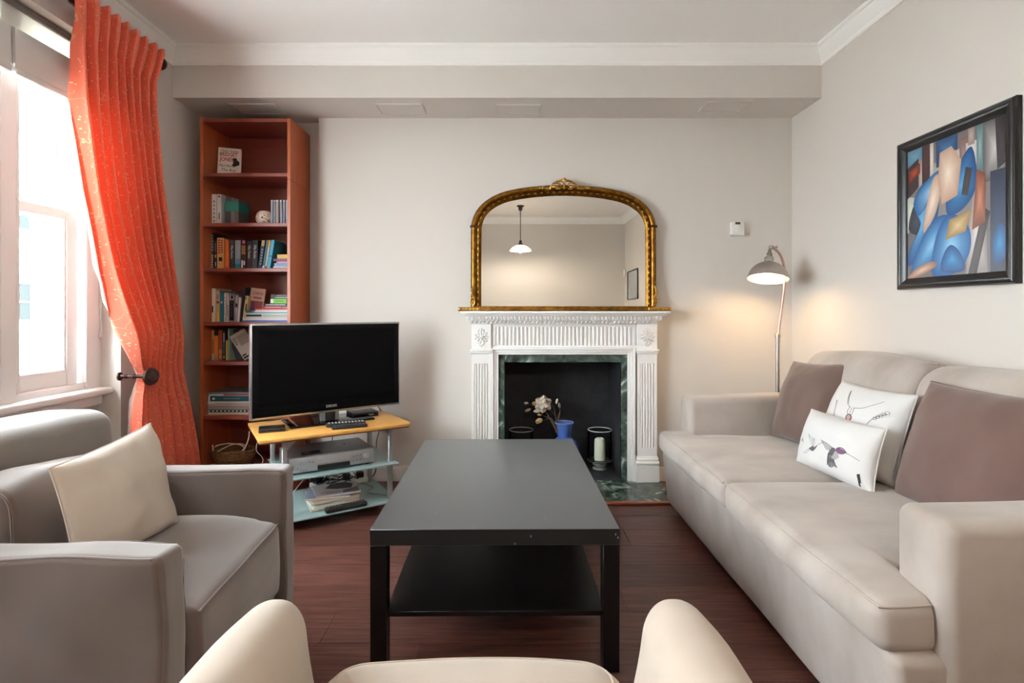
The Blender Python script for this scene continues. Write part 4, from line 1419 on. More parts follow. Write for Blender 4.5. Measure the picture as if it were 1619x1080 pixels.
m = MB(); m.lathe([(.04, .008), (.075, -.002), (.115, -.026), (.145, -.055), (.158, -.075), (.156, -.078), (.142, -.06), (.112, -.032), (.073, -.008), (.04, .002)], (PX, PY, 2.135), 40)
m.build('glass_shade', opal, pl)
m = MB(); m.blob((PX, PY, 2.075), (.032, .032, .04), 16); m.build('bulb', mat('lit_pendant_bulb', (255, 244, 224), .5, emit=((255, 239, 220), 520.0)), pl)
# ------------------------------------------------------------------ bookcase in the alcove
BX0, BX1, BY0, BY1 = -1.917, -1.356, 3.332, 3.662
SH = [.158, .479, .8164, 1.0606, 1.3966, 1.677, 1.987]      # shelf tops, bottom to top
BT = 2.325
bc = thing('bookcase', ((BX0 + BX1) / 2, 3.5, 0), 'tall narrow reddish cherry-wood bookcase in the alcove, filled with books', 'bookcase')
Zj = 1.945                                                   # joint between the base unit and its top extension
for x0, x1 in ((BX0, BX0 + .02), (BX1 - .02, BX1)):
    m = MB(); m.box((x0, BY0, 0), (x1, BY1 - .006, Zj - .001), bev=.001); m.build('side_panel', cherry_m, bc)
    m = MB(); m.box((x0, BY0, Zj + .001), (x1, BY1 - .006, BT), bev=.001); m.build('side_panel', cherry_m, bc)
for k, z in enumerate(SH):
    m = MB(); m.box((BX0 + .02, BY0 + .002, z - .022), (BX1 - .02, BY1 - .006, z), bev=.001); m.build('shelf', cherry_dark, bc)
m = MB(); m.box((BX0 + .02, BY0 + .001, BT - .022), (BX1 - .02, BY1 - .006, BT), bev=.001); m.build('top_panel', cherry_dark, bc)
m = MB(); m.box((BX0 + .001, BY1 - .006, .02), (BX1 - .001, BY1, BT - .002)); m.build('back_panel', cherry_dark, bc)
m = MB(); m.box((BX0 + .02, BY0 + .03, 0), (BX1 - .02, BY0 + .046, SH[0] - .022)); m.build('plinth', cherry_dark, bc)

def cover_mat(c):
    return mat('cover_%d_%d_%d' % c, c, .5)
page_m = mat('book_pages', (222, 212, 194), .9)
whit = mat('print_white', (232, 230, 226), .7); blackp = mat('print_black', (26, 24, 26), .7); redp = mat('print_red', (176, 44, 52), .7)
SHN = ['bottom', 'second', 'third', 'fourth', 'fifth', 'sixth', 'seventh']
def volume(T, w, h, dp, c, spine_bands=(), pages=page_m):
    """local frame: x across the spine, z up the spine, y away; returns cover + pages as one mesh"""
    mb = MB(T)
    t = min(.003, w * .16)
    mb.box((0, 0, 0), (t, dp, h)); mb.box((w - t, 0, 0), (w, dp, h)); mb.box((0, -.0012, 0), (w, .002, h), bev=min(.001, t * .3))
    mb.box((t, .002, .003), (w - t, dp - .004, h - .003), mi=1)
    return mb
def bands(T, w, h, lst, parent):
    """flat printed blocks on the spine: (z0, z1, x0, x1, material) as shares"""
    by = {}
    for (z0, z1, x0, x1, mt) in lst:
        by.setdefault(mt.name, (mt, MB(T)))[1].box((w * x0, -.0016, h * z0), (w * x1, -.0010, h * z1))
    for mt, mb in by.values():
        mb.build('spine_print', mt, parent)
BD = 3.43
def place(px0, px1, ytop, si, c, label, lean=0.0, dp=.16, prints=(), title=None, tcol=whit, tsz=.6, tpos=.6, tlen=.5, d=BD, yaw=0.0, group='paperbacks on the bookcase', zoff=0.0, px0b=None):
    """upright book: spine between photo columns px0..px1 at its foot, top at row ytop; lean in degrees to the right"""
    x0 = (px0 - CX) / FPX * d; w = (px1 - px0) / FPX * d
    z0 = SH[si] + .0005 + zoff
    h = (CAMZ + (CY - ytop) / FPX * d - z0) / max(.5, math.cos(R(lean)))
    ez = V((math.sin(R(lean)), 0, math.cos(R(lean))))
    ex = V((math.cos(R(lean)), 0, -math.sin(R(lean))))
    o = V((x0, d, z0 + (w * math.sin(R(lean)) if lean > 0 else 0)))
    if yaw:
        M = Matrix.Rotation(R(yaw), 3, 'Z'); ex = M @ ex; ez = M @ ez
    T = frame(o, ex, ez)
    root = thing('book', o, label, 'book', group)
    volume(T, w, h, dp, c).build('cover', [cover_mat(c), page_m], root)
    if prints: bands(T, w, h, prints, root)
    if title:
        text(title, T @ V((w / 2, -.0014, h * tpos)), ez * -1 if True else ez, ex, w * tsz, tcol, root, 'spine_title', width=h * tlen)
    return root, T, w, h
G = lambda *a: a
gold = mat('print_gold', (214, 170, 70), .6); teal_p = mat('print_teal', (40, 130, 130), .6); greyp = mat('print_grey', (150, 148, 150), .7); org_p = mat('print_orange', (226, 130, 70), .6); tan_p = mat('print_tan', (206, 172, 126), .6)
bluep = mat('print_blue', (60, 90, 160), .6)
rule = lambda a, b_, m, x0=.3, x1=.7: [(a + (b_ - a) * k / 6, a + (b_ - a) * (k + .62) / 6, x0, x1, m) for k in range(6)]
# --- sixth shelf: two pale books, three notebooks, a bowl, discs
S6 = ' on the shelf with the round bowl'
place(335, 342.4, 307, 5, (226, 222, 216), 'tall white paperback with a dotted spine, leftmost' + S6, prints=rule(.1, .85, greyp))
place(343.4, 350, 307, 5, (214, 208, 202), 'pale grey-white paperback second from the left' + S6, dp=.19, prints=[(.2, .4, .4, .6, blackp), (.9, .95, .3, .7, blackp)], yaw=-2)
for px0, px1, yt, c, lb in ((357.2, 364.6, 311, (84, 84, 92), 'dark grey notebook at the left in the teal band'), (365, 371, 313, (128, 124, 120), 'mid grey notebook in the middle of the teal band'), (371.4, 377, 315, (104, 102, 102), 'grey notebook at the right in the teal band')):
    place(px0, px1, yt, 5, c, lb, group='banded notebooks', dp=.14)
m = MB(); xa, xb = Q(356.9, BD), Q(377.4, BD)
za, zb2 = Zq(334, BD), Zq(319, BD)
m.box((xa, BD - .004, za), (xb, BD - .0018, zb2)); m.box((xa - .001, BD - .004, za), (xa, BD + .142, zb2)); m.box((xb, BD - .004, za), (xb + .001, BD + .142, zb2)); m.box((xa, BD + .141, za), (xb, BD + .143, zb2))
tag(m.build('paper_band', mat('teal_paper', (34, 138, 124), .5), origin=((xa + xb) / 2, BD, za)), 'teal paper band holding the three grey notebooks together', 'band')
bw = thing('bowl', (Q(418, 3.45), 3.45, SH[5]), 'small round white bowl painted with orange and brown marks', 'bowl')
m = MB(); cz = SH[5]
m.lathe([(0, 0), (.026, 0), (.040, .012), (.051, .034), (.052, .050), (.046, .072), (.034, .088), (.028, .092), (.026, .090), (.033, .084), (.044, .07), (.046, .05), (.02, .01), (0, .006)], (Q(418, 3.45), 3.45, cz + .0005), 32); m.build('body', mat('bowl_glaze', (226, 214, 200), .3), bw)
m = MB(); m2_ = MB()
for k in range(26):
    a = R(-95 + rnd.uniform(-85, 85)); zz = rnd.uniform(.02, .07)
    rr = interp([(.012, .041), (.034, .0515), (.05, .0525), (.072, .047)], zz)
    (m if k % 2 else m2_).blob((Q(418, 3.45) + rr * math.cos(a), 3.45 + rr * math.sin(a), cz + zz), (.006, .0014, .003), 6, Matrix.Rotation(a + math.pi / 2, 3, 'Z') @ Matrix.Rotation(rnd.uniform(-1, 1), 3, 'Y'))
o = m.build('painted_mark', org_p, bw); o['kind'] = 'stuff'; o = m2_.build('painted_mark', mat('print_brown', (96, 62, 48), .6), bw); o['kind'] = 'stuff'
cds = [(428.2, 431.5, (168, 172, 186)), (432.6, 435.9, (150, 160, 176)), (436.4, 440.6, (176, 164, 160)), (443.2, 446.4, (170, 172, 178)), (447.6, 450.8, (150, 162, 178)), (452, 455.8, (166, 172, 184)), (456.6, 459.4, (178, 176, 182))]
for k, (a, b_, c) in enumerate(cds):
    place(a, b_ - .3, 316, 5, c, ['disc case touching the round bowl, first of the thin pale cases', 'blue-grey disc case second from the round bowl', 'pinkish grey disc case, third of the row by the bowl', 'pale grey disc case just after the gap in the row', 'blue-grey disc case in the middle of the right half of the row', 'pale blue disc case second from the right end of the row', 'light grey disc case at the right end, against the bookcase side'][k],
          dp=.13, group='disc cases on the sixth shelf', prints=[(.93, .98, .1, .9, whit)], lean=-1 if k == 3 else 0)[0]['category'] = 'disc case'

# --- fifth shelf: row of paperbacks, then a small pile
S5 = ' on the shelf below the round bowl'
place(332.6, 338.2, 368, 4, (44, 36, 40), 'tall black paperback with grey lettering, leftmost' + S5, prints=rule(.05, .42, whit) + rule(.5, .98, greyp, .15, .85))
place(339, 342.6, 379.5, 4, (40, 30, 34), 'thin black paperback with an orange mark, second' + S5, prints=[(.4, .5, .2, .9, org_p), (.1, .25, .4, .7, whit), (.6, .9, .4, .6, greyp)])
place(343.3, 354, 376, 4, (218, 158, 94), 'thick tan paperback with red lettering' + S5, prints=rule(.5, .98, redp, .15, .45) + rule(.52, .96, redp, .55, .85) + [(.26, .38, .25, .75, blackp)])
place(355.8, 361.9, 379, 4, (232, 112, 46), 'plain bright orange paperback' + S5, prints=[(.06, .1, .4, .6, blackp)])
place(363, 370.2, 380.5, 4, (58, 56, 62), 'dark grey novel between the orange and the silver-blue paperbacks', title='Fifty Shades', tsz=.62, tlen=.45)
place(371.3, 380.4, 380, 4, (160, 168, 178), 'silver paperback fading to teal at its foot' + S5, prints=[(0, .18, 0, 1, teal_p), (.18, .36, 0, 1, mat('print_slate_blue', (110, 146, 182), .6))])
place(381, 389.3, 378, 4, (58, 26, 40), 'dark plum paperback with yellow lettering' + S5, prints=rule(.5, .8, gold, .15, .45) + rule(.5, .8, gold, .55, .85) + [(.05, .3, .1, .35, whit), (.14, .28, .5, .75, whit), (.85, .95, .3, .8, mat('print_pink', (214, 106, 160), .6))])
place(389.8, 397.6, 380.5, 4, (56, 54, 58), 'dark grey novel right of the plum paperback with yellow lettering', lean=.8, title='Fifty Shades', tsz=.62, tlen=.45)
place(398.2, 406.6, 380, 4, (62, 60, 64), 'dark grey novel leaning against the blue paperbacks', lean=1.6, title='Fifty Shades', tsz=.62, tlen=.45)
place(408, 413.4, 380.5, 4, (34, 50, 88), 'navy paperback with a cream top corner, leaning right' + S5, lean=7, prints=[(.8, 1, .2, 1, tan_p)] + rule(.15, .75, greyp, .3, .8))
place(414.4, 417.6, 380, 4, (70, 124, 126), 'thin sea-green paperback leaning right' + S5, lean=8.5, prints=[(0, .12, 0, 1, whit)])
place(418.0, 421.4, 380, 4, (190, 196, 190), 'thin pale paperback with an orange top, leaning right' + S5, lean=8.8, prints=[(.74, 1, 0, 1, mat('print_amber', (226, 160, 70), .6)), (0, .1, 0, 1, redp)])
place(421.8, 426.8, 379.5, 4, (70, 176, 210), 'sky blue paperback leaning furthest right' + S5, lean=9.5, dp=.15, prints=[(.42, .46, .1, .9, bluep)])
bn = thing('binder', (Q(446, 3.6), 3.6, SH[4]), 'dark binder lying tilted behind the small book pile on the fifth shelf', 'binder')
Tb = frame(P(437, 424, 3.565) + V((0, 0, .012)), (math.cos(R(-8)), 0, math.sin(R(-8))), (math.sin(R(8)), 0, math.cos(R(8))))
m = MB(Tb); m.box((0, 0, .012), (.083, .004, .152)); m.box((0, .024, .012), (.083, .028, .152)); m.box((-.002, 0, .012), (.002, .028, .152)); m.box((.004, .005, .016), (.080, .023, .148), mi=1); m.build('cover', [mat('binder_black', (40, 42, 50), .5), page_m], bn)

def pile(items, si, px_r, d0, label_fmt, group, cat='book', dp=.15, zstart=None, xr=None):
    """lying books from the bottom up: (px_left, y_bottom, y_top, colour, label, prints, title)"""
    z = SH[si] + .0005
    for (pl_, th, c, lb, pr, ti) in items:
        d = d0 + rnd.uniform(-.004, .004)
        x0 = max(Q(pl_, d), BX0 + .0215); x1 = (xr if xr is not None else Q(px_r, d)) - rnd.uniform(0, .004)
        T = Matrix.Translation((x0, d, z))
        root = thing('book', (x0, d, z), lb, cat, group)
        L_ = x1 - x0
        mb = MB(T); t = min(.0025, th * .18)
        mb.box((0, 0, 0), (L_, dp, t)); mb.box((0, 0, th - t), (L_, dp, th)); mb.box((0, -.0012, 0), (L_, .002, th)); mb.box((.003, .002, t), (L_ - .003, dp - .003, th - t), mi=1)
        mb.build('cover', [cover_mat(c), page_m], root)
        by = {}
        for (a0, a1, b0, b1, mt) in pr:
            by.setdefault(mt.name, (mt, MB(T)))[1].box((L_ * a0, -.0018, th * b0), (L_ * a1, -.0010, th * b1))
        for mt, q in by.values(): q.build('spine_print', mt, root)
        if ti: text(ti[0], T @ V((L_ * ti[1], -.0020, th * .5)), (1, 0, 0), (0, 0, 1), th * ti[2], ti[3], root, 'spine_title', width=L_ * ti[4])
        z += th + .0006
hr = lambda a, b_, m, y0=.3, y1=.7, n=8: [(a + (b_ - a) * k / n, a + (b_ - a) * (k + .6) / n, y0, y1, m) for k in range(n)]
P5 = 'small lying book pile on the fifth shelf'
XRI = BX1 - .021
pile([(431.8, .0175, (214, 214, 220), 'white book at the bottom of the ' + P5, [(0, .4, .2, .6, mat('print_aqua', (150, 196, 206), .6))], None),
      (433.6, .0215, (132, 160, 190), 'light blue book second lowest in the ' + P5, [(.05, .1, .3, .7, whit)], None),
      (437, .010, (214, 96, 176), 'thin pink book in the middle of the ' + P5, [(.1, .95, .1, .4, whit)], None),
      (432.2, .0165, (112, 64, 88), 'mauve book second from the top of the ' + P5, hr(.2, .95, greyp), None),
      (438.4, .0255, (216, 176, 84), 'mustard yellow book on top of the ' + P5, [], None)], 4, 0, 3.42, '', 'lying books on the fifth shelf', dp=.11, xr=XRI)

# --- fourth shelf
S4 = ' on the shelf just above the television'
place(335, 340.8, 456, 3, (222, 210, 190), 'tall cream book, leftmost' + S4, dp=.2, prints=[(.28, .48, .05, .4, blackp)])
place(341.4, 347.6, 459, 3, (208, 168, 124), 'tall tan and yellow book second from the left' + S4, dp=.2, prints=[(.02, .3, .3, .95, mat('print_yellow', (222, 188, 84), .6)), (.58, .66, .2, .8, redp), (.72, .86, .2, .8, greyp)])
place(348.2, 353.4, 461.5, 3, (34, 132, 158), 'plain teal paperback' + S4, prints=[(.62, .68, .3, .7, whit)])
place(354, 357.2, 463, 3, (212, 206, 202), 'thin white paperback right of the teal one', lean=.8, prints=rule(.25, .9, greyp))
place(357.8, 361.4, 463, 3, (204, 196, 190), 'thin off-white paperback with dark ticks, left of the black label spine', lean=.8, prints=rule(.2, .6, blackp, .3, .6))
place(362, 370.4, 466, 3, (168, 160, 160), 'grey paperback with a large black label on its spine', lean=1, prints=[(.05, .8, .1, .9, blackp), (.84, .97, .3, .7, blackp)] + [(a, b_, .35, .65, mt) for (a, b_, _, _, mt) in rule(.2, .75, greyp)])
place(371, 375, 467.5, 3, (170, 160, 166), 'slim grey-mauve paperback with a dark round mark', lean=2.5, prints=[(.55, .7, .15, .85, blackp)])
place(375.4, 378, 470, 3, (226, 222, 222), 'very thin white booklet leaning right' + S4, lean=4)
place(378.4, 382.4, 455, 3, (44, 36, 52), 'tall dark purple notebook leaning right behind the yellow guide', lean=6.5, dp=.21, d=3.44)
place(382.9, 387.6, 468, 3, (214, 198, 138), 'cream and yellow guidebook leaning right with a dark stroke', lean=7.5, prints=[(.4, .7, .5, .9, blackp), (.1, .3, .2, .6, gold), (.85, .95, .2, .5, redp)], dp=.13)
# city guide with its cover showing
lg = thing('book', P(392, 510, 3.45), 'LONDON city guide with a pink and red cover, leaning in front of the book pile', 'book', 'paperbacks on the bookcase')
Tl = frame(P(389.4, 509, 3.455) + V((0, 0, .012)), (.97, .14, -.12), (.16, .10, .96))
m = MB(Tl); wl_, hl_ = .088, .212
m.box((0, 0, 0), (wl_, .002, hl_)); m.box((0, .016, 0), (wl_, .018, hl_)); m.box((-.001, 0, 0), (.002, .018, hl_)); m.box((.003, .002, .002), (wl_ - .003, .016, hl_ - .002), mi=1)
m.build('cover', [mat('guide_rose', (208, 170, 150), .5), page_m], lg)
m = MB(Tl); m.box((.006, -.0006, .01), (wl_ - .004, .0002, .13)); m.build('cover_print', mat('guide_red', (150, 58, 66), .5), lg)
m = MB(Tl); m.box((.018, -.0010, .05), (.034, -.0004, .12)); m.box((.03, -.0010, .02), (.06, -.0004, .05)); m.build('cover_print', mat('guide_plum', (92, 52, 86), .5), lg)
m = MB(Tl); m.box((.02, -.0006, .142), (wl_ - .016, .0002, .158)); m.build('cover_print', mat('guide_brown', (158, 106, 84), .5), lg)
text('LONDON', Tl @ V((wl_ / 2 + .002, -.001, .178)), Tl.to_3x3() @ V((1, 0, 0)), Tl.to_3x3() @ V((0, 0, 1)), .028, redp, lg, 'cover_title', width=.064, bold=.02)
P4 = 'lying book pile above the television'
pile([(383.6, .0185, (98, 106, 168), 'blue ring-bound book at the very bottom of the ' + P4, [(.01, 1, .65, .95, whit)], None),
      (384.6, .0125, (224, 214, 204), 'cream spiral-bound book second from the bottom of the ' + P4, [(a, b_, .55, .85, greyp) for (a, b_, _, _, _) in hr(.02, .98, greyp, n=26)], None),
      (389.2, .0245, (196, 206, 204), 'pale magazine with a dark left end in the ' + P4, [(0, .34, .1, .6, blackp), (.36, 1, .1, .5, mat('print_sage', (160, 180, 170), .6))], None),
      (388.6, .0145, (92, 152, 164), 'teal and white magazine in the middle of the ' + P4, [(.2, .98, .4, .95, whit), (0, .15, .2, .9, mat('print_petrol', (62, 92, 110), .6))], None),
      (403.2, .013, (196, 56, 56), 'red and white book in the upper half of the ' + P4, [(.02, .98, .05, .4, whit)], None),
      (415, .0125, (178, 40, 58), 'crimson book under the black lettered one in the ' + P4, [(.1, .65, .4, .9, mat('print_rose', (226, 150, 160), .6)), (.68, 1, .1, .9, greyp)], None),
      (418.4, .0185, (30, 28, 30), 'black white-lettered book third from top of the ' + P4, hr(.05, .8, whit, .35, .7, 14), None),
      (427.8, .0285, (122, 198, 60), 'lime green book second from the top of the ' + P4, [(0, .13, .1, .95, whit), (.76, 1, 0, 1, mat('print_night', (44, 48, 62), .6))], ('KING', .44, .62, mat('print_dark_green', (46, 84, 34), .6), .38)),
      (428.2, .0265, (32, 30, 34), 'black book with white lettering on top of the ' + P4, hr(.2, .98, whit, .2, .4, 10) + hr(.3, .98, greyp, .6, .85, 9), None)],
     3, 0, 3.405, '', 'lying books above the television', dp=.15, xr=XRI)

# --- third shelf (beside the television)
S3 = ' on the shelf beside the television'
place(335, 338.7, 522, 2, (214, 148, 78), 'slim orange-tan book with dotted lettering, leftmost' + S3, prints=rule(.25, .7, blackp) + [(0, .2, .1, .9, tan_p)])
place(339.1, 345, 522, 2, (232, 128, 56), 'orange book with a black top, second' + S3, prints=[(.82, 1, 0, 1, blackp), (.86, .96, .35, .65, whit), (.02, .18, .1, .9, greyp)])
place(345.4, 351.6, 522, 2, (176, 84, 44), 'rust-coloured book' + S3, prints=[(.05, .18, .2, .8, org_p), (.2, .35, .1, .9, org_p)])
place(352, 356.7, 524, 2, (36, 44, 74), 'navy book with a teal block on its spine' + S3, prints=[(.22, .6, .05, .8, mat('print_lagoon', (22, 108, 132), .6)), (.62, .95, .35, .6, whit), (.06, .16, .2, .8, greyp)])
place(357.2, 360, 538, 2, (228, 180, 66), 'short yellow book' + S3, prints=[(.1, .8, .4, .6, tan_p)])
place(360.6, 363.6, 519.5, 2, (132, 168, 142), 'tall sage green book behind the map book', dp=.2, yaw=-14, prints=[(.05, .95, .3, .6, mat('print_mint', (168, 198, 176), .6))])
mp = thing('book', P(376, 572, 3.44), 'navy map book leaning left against the sage green book', 'book', 'paperbacks on the bookcase')
Tm = frame(P(374.5, 571, 3.44) + V((0, 0, .004)), (.90, .25, .34), (-.30, .05, .95))
m = MB(Tm); wm_, hm_ = .105, .195
m.box((0, 0, 0), (wm_, .002, hm_)); m.box((0, .012, 0), (wm_, .014, hm_)); m.box((-.001, 0, 0), (.002, .014, hm_)); m.box((.003, .002, .002), (wm_ - .003, .012, hm_ - .002), mi=1)
m.build('cover', [mat('map_navy', (30, 30, 58), .5), page_m], mp)
text('Map', Tm @ V((.036, -.001, .168)), Tm.to_3x3() @ V((1, 0, 0)), Tm.to_3x3() @ V((0, 0, 1)), .03, greyp, mp, 'cover_title', width=.05)
m = MB(Tm); m.lathe([(0, 0), (.0085, 0)], (.083, -.0008, .172), 16, Matrix.Rotation(R(90), 3, 'X')); m.build('round_emblem_print', greyp, mp)
mg_ = thing('magazine', P(388, 571, 3.41), 'pale magazine leaning over the navy map book', 'magazine')
Tg = frame(P(386.5, 571, 3.405) + V((0, 0, .004)), (.80, .30, .52), (-.54, .05, .84))
m = MB(Tg); m.box((0, 0, 0), (.10, .004, .18), bev=.0004); m.build('cover', mat('magazine_pale', (190, 178, 168), .45), mg_)
m = MB(Tg); m.box((.03, -.0006, .09), (.097, .0003, .16)); m.build('photo_print', mat('magazine_grey', (150, 138, 130), .5), mg_)
m = MB(Tg)
for k in range(4): m.box((.006, -.0006, .11 + .013 * k), (.022 + .004 * (k % 2), .0003, .117 + .013 * k))
m.build('headline_print', mat('magazine_olive', (96, 98, 70), .6), mg_)
m = MB(Tg); m.box((.005, -.0006, .008), (.04, .0003, .02)); m.box((.005, -.0006, .026), (.03, .0003, .036)); m.build('headline_print', blackp, mg_)

# --- second shelf: pile of large books
P2 = 'large lying pile on the second shelf'
ringm = [(k / 19, k / 19 + .026, .3, .7, whit) for k in range(19)]
pile([(326.2, .0125, (206, 190, 160), 'cream book at the bottom of the ' + P2, [], None),
      (327, .0165, (34, 30, 36), 'black spiral-bound book with white rings in the ' + P2, ringm, None),
      (325.4, .0215, (148, 138, 140), 'thick grey book above the spiral-bound one in the ' + P2, [(.1, .5, .2, .5, greyp)], None),
      (328.2, .0145, (176, 158, 138), 'beige book in the middle of the ' + P2, [], None),
      (326.8, .0145, (216, 206, 190), 'cream magazine under the teal book in the ' + P2, [(.1, .9, .1, .4, greyp)], None),
      (328.6, .0335, (26, 82, 102), 'thick teal book with a white edge in the ' + P2, [(0, .02, 0, 1, whit), (.2, .42, .45, .58, greyp), (.055, .085, .3, .65, whit)], None),
      (330.2, .0115, (206, 196, 186), 'white and red booklet above the teal in the ' + P2, [(.2, .7, .3, .95, redp)], None),
      (329.2, .0115, (112, 118, 122), 'slate grey magazine on top of the ' + P2, [(.05, .9, .5, .8, greyp)], None)],
     1, 0, 3.385, '', 'large lying books on the second shelf', dp=.22, xr=-1.42)

# --- top shelf: one hardback leaning back
bj = thing('book', P(358, 275, 3.5), 'cream hardback with red title lettering leaning on the top shelf', 'book')
Tj = frame((-1.868, 3.44, SH[6] + .007), (.94, .34, 0), (-.07, .22, .97))
m = MB(Tj); wj, hj = .134, .205
m.box((0, 0, 0), (wj, .003, hj), bev=.0006); m.box((0, .023, 0), (wj, .026, hj), bev=.0006); m.box((-.001, 0, 0), (.003, .026, hj), bev=.0006); m.box((.004, .003, .003), (wj - .004, .023, hj - .003), mi=1)
m.build('cover', [mat('novel_cream', (226, 208, 194), .5), page_m], bj)
E = Tj.to_3x3(); ejx, ejz = E @ V((1, 0, 0)), E @ V((0, 0, 1))
text('Helen Fielding', Tj @ V((wj * .5, -.0006, .183)), ejx, ejz, .024, blackp, bj, 'author_lettering', width=.1, shear=.3)
text('BRIDGET', Tj @ V((wj * .45, -.0006, .157)), ejx, ejz, .039, redp, bj, 'cover_title', width=.1, bold=.02)
text('JONES', Tj @ V((wj * .37, -.0006, .122)), ejx, ejz, .039, redp, bj, 'cover_title', width=.078, bold=.02)
text('Mad About', Tj @ V((wj * .38, -.0006, .078)), ejx, ejz, .028, blackp, bj, 'subtitle_lettering', width=.09, shear=.3)
text('The Boy', Tj @ V((wj * .45, -.0006, .048)), ejx, ejz, .028, blackp, bj, 'subtitle_lettering', width=.085, shear=.3)
m = MB(Tj)
for (x, z, rx, rz) in ((.106, .105, .019, .016), (.098, .125, .013, .012), (.097, .086, .015, .011), (.116, .097, .010, .014)):
    m.lathe([(0, .0009), (rx, .0008)], (x, 0, z), 14, Matrix.Rotation(R(90), 3, 'X') @ Matrix.Diagonal((1, rz / rx, 1)))
m.build('cover_print', blackp, bj)

# --- bottom shelf: basket with a coiled white hose, box with a dark cable
wick = mat('wicker', (150, 112, 72), .8, var=(60, .7, (104, 72, 44)))
BKX, BKY = -1.752, 3.425
bk_ = thing('basket', (BKX, BKY, SH[0]), 'small oval wicker basket on the bottom shelf of the bookcase', 'basket')
nb, nst = 9, 22
for lay in range(nb):
    t = lay / (nb - 1)
    rx = .092 + .042 * math.sin(t * 1.5); ry = .066 + .026 * math.sin(t * 1.5)
    z = SH[0] + .006 + .080 * t
    m = MB()
    pts = []
    for k in range(66):
        a = 2 * math.pi * k / 66
        wv_ = .004 * math.sin(nst / 2 * a * 1.0 + (math.pi if lay % 2 else 0))
        pts.append((BKX + (rx + wv_) * math.cos(a), BKY + (ry + wv_) * math.sin(a), z + .004 * math.sin(a * 1 + .6) * t))
    m.tube(pts, .0056, 6, closed=True); m.build('wicker_strand', wick, bk_)
for k in range(nst):
    a = 2 * math.pi * k / nst
    m = MB(); m.tube([(BKX + (.092 + .042 * math.sin(t * 1.5)) * math.cos(a), BKY + (.066 + .026 * math.sin(t * 1.5)) * math.sin(a), SH[0] + .003 + .088 * t) for t in (0, .33, .66, 1)], .0036, 5); m.build('stake', wick, bk_)
m = MB()
for s in (0, math.pi):
    m.tube([(BKX + (.134 + .004 * math.cos(9 * a + s)) * math.cos(a), BKY + (.092 + .004 * math.cos(9 * a + s)) * math.sin(a), SH[0] + .090 + .005 * math.sin(9 * a + s)) for a in [2 * math.pi * k / 72 for k in range(72)]], .0052, 6, closed=True)
m.build('braided_rim', wick, bk_)
m = MB(); m.lathe([(0, .004), (.09, .004)], (BKX, BKY, SH[0]), 24, squash=.72); m.build('basket_floor', wick, bk_)
hose = smooth_path([P(336, 704, 3.40), P(338, 716, 3.37), P(340.5, 721, 3.36), P(352, 717, 3.36), P(378, 718, 3.37), P(388, 708, 3.42), P(382, 702, 3.46), P(364, 704, 3.46), P(344, 714, 3.42),
                    P(333, 718, 3.42), P(331, 713, 3.43), P(340, 706, 3.46), P(360, 701.5, 3.47), P(378, 703, 3.46), P(386, 709, 3.43), P(380, 717, 3.38), P(388, 706, 3.38), P(393, 694, 3.39), P(394, 682, 3.40)], 6)
hose = [V((max(p.x, BX0 + .028), p.y, p.z)) for p in hose]
m = MB(); m.tube(hose, .0042, 8)
tag(m.build('hose', mat('white_tubing', (226, 208, 190), .5), origin=(BKX, BKY, SH[0] + .1)), 'loosely coiled white tube lying in the wicker basket', 'tube')

# ------------------------------------------------------------------ television stand
TSO = V((-1.23, 2.654, 0)); tex = V((.847, .532, 0)); tey = V((-.532, .847, 0))
TS = frame(TSO, tex)
def tw(x, y, z): return TS @ V((x, y, z))
ts = thing('tv_stand', tw(.39, .25, 0), 'corner television stand with a honey wood top, glass shelves and silver legs', 'stand')
honey = mat('honey_wood', (222, 168, 92), .32, var=(6, .5, (208, 148, 74)), stretch=(1, 8, 8)); hedge = mat('wood_edge', (120, 74, 38), .5)
alu = mat('silver_paint', (176, 178, 180), .35, .6)
m = MB(TS); m.prism([(-.005, 0), (.783, 0), (.800, .03), (.785, .50), (0, .50)], (0, 0, .472), (1, 0, 0), (0, 1, 0), (0, 0, .018), bev=.004); m.build('wood_top', honey, ts)
m = MB(TS); m.box((.002, .004, .466), (.778, .49, .473)); m.build('underside', hedge, ts)
for (x, y) in ((.12, .05), (.683, .05), (.12, .42), (.683, .42)):
    m = MB(TS); m.box((x - .0125, y - .0125, 0), (x + .0125, y + .0125, .466), bev=.003); lg_ = m.build('leg', alu, ts)
    sgn = 1 if x < .4 else -1
    m = MB(TS); m.prism([(0, 0), (-sgn * -.055, 0), (0, -.055)], (x + sgn * .012, y - .003, .466), (1, 0, 0), (0, 0, 1), (0, .006, 0)); m.build('gusset', alu, lg_)
gsh = glass_mat('aqua_shelf_glass', (196, 226, 224), glossy=.30, rough=.06, frost=.55)
for z in (.268, .058):
    m = MB(TS); m.box((.10, -.012, z), (.715, .47, z + .008), bev=.001); m.build('glass_shelf', gsh, ts)

# television
silver = mat('silver_bezel', (178, 178, 182), .25, .8); gloss = mat('piano_black', (10, 10, 12), .08, spec=.4); scr = mat('dark_screen', (5, 5, 7), .3, spec=.12)
tvx = V((.788, .616, 0))
TVo = V((-1.357, 2.814, 0))
TV = frame(TVo, tvx)
tv = thing('television', TV @ V((.43, .06, .4905)), 'large black flat-screen television with a silver edge on the corner stand', 'television')
W_, Z0, Z1 = .860, .552, 1.064
m = MB(TV); m.box((0, 0, Z0), (W_, .03, Z1), bev=.006, seg=2); m.build('bezel', silver, tv)
m = MB(TV); m.box((.010, -.002, Z0 + .012), (W_ - .010, .01, Z1 - .010), bev=.001); m.build('front_glass', mat('black_screen_border', (7, 7, 9), .2, spec=.15), tv)
m = MB(TV); m.box((.040, -.0032, Z0 + .066), (W_ - .040, .0, Z1 - .040)); m.build('screen', scr, tv)
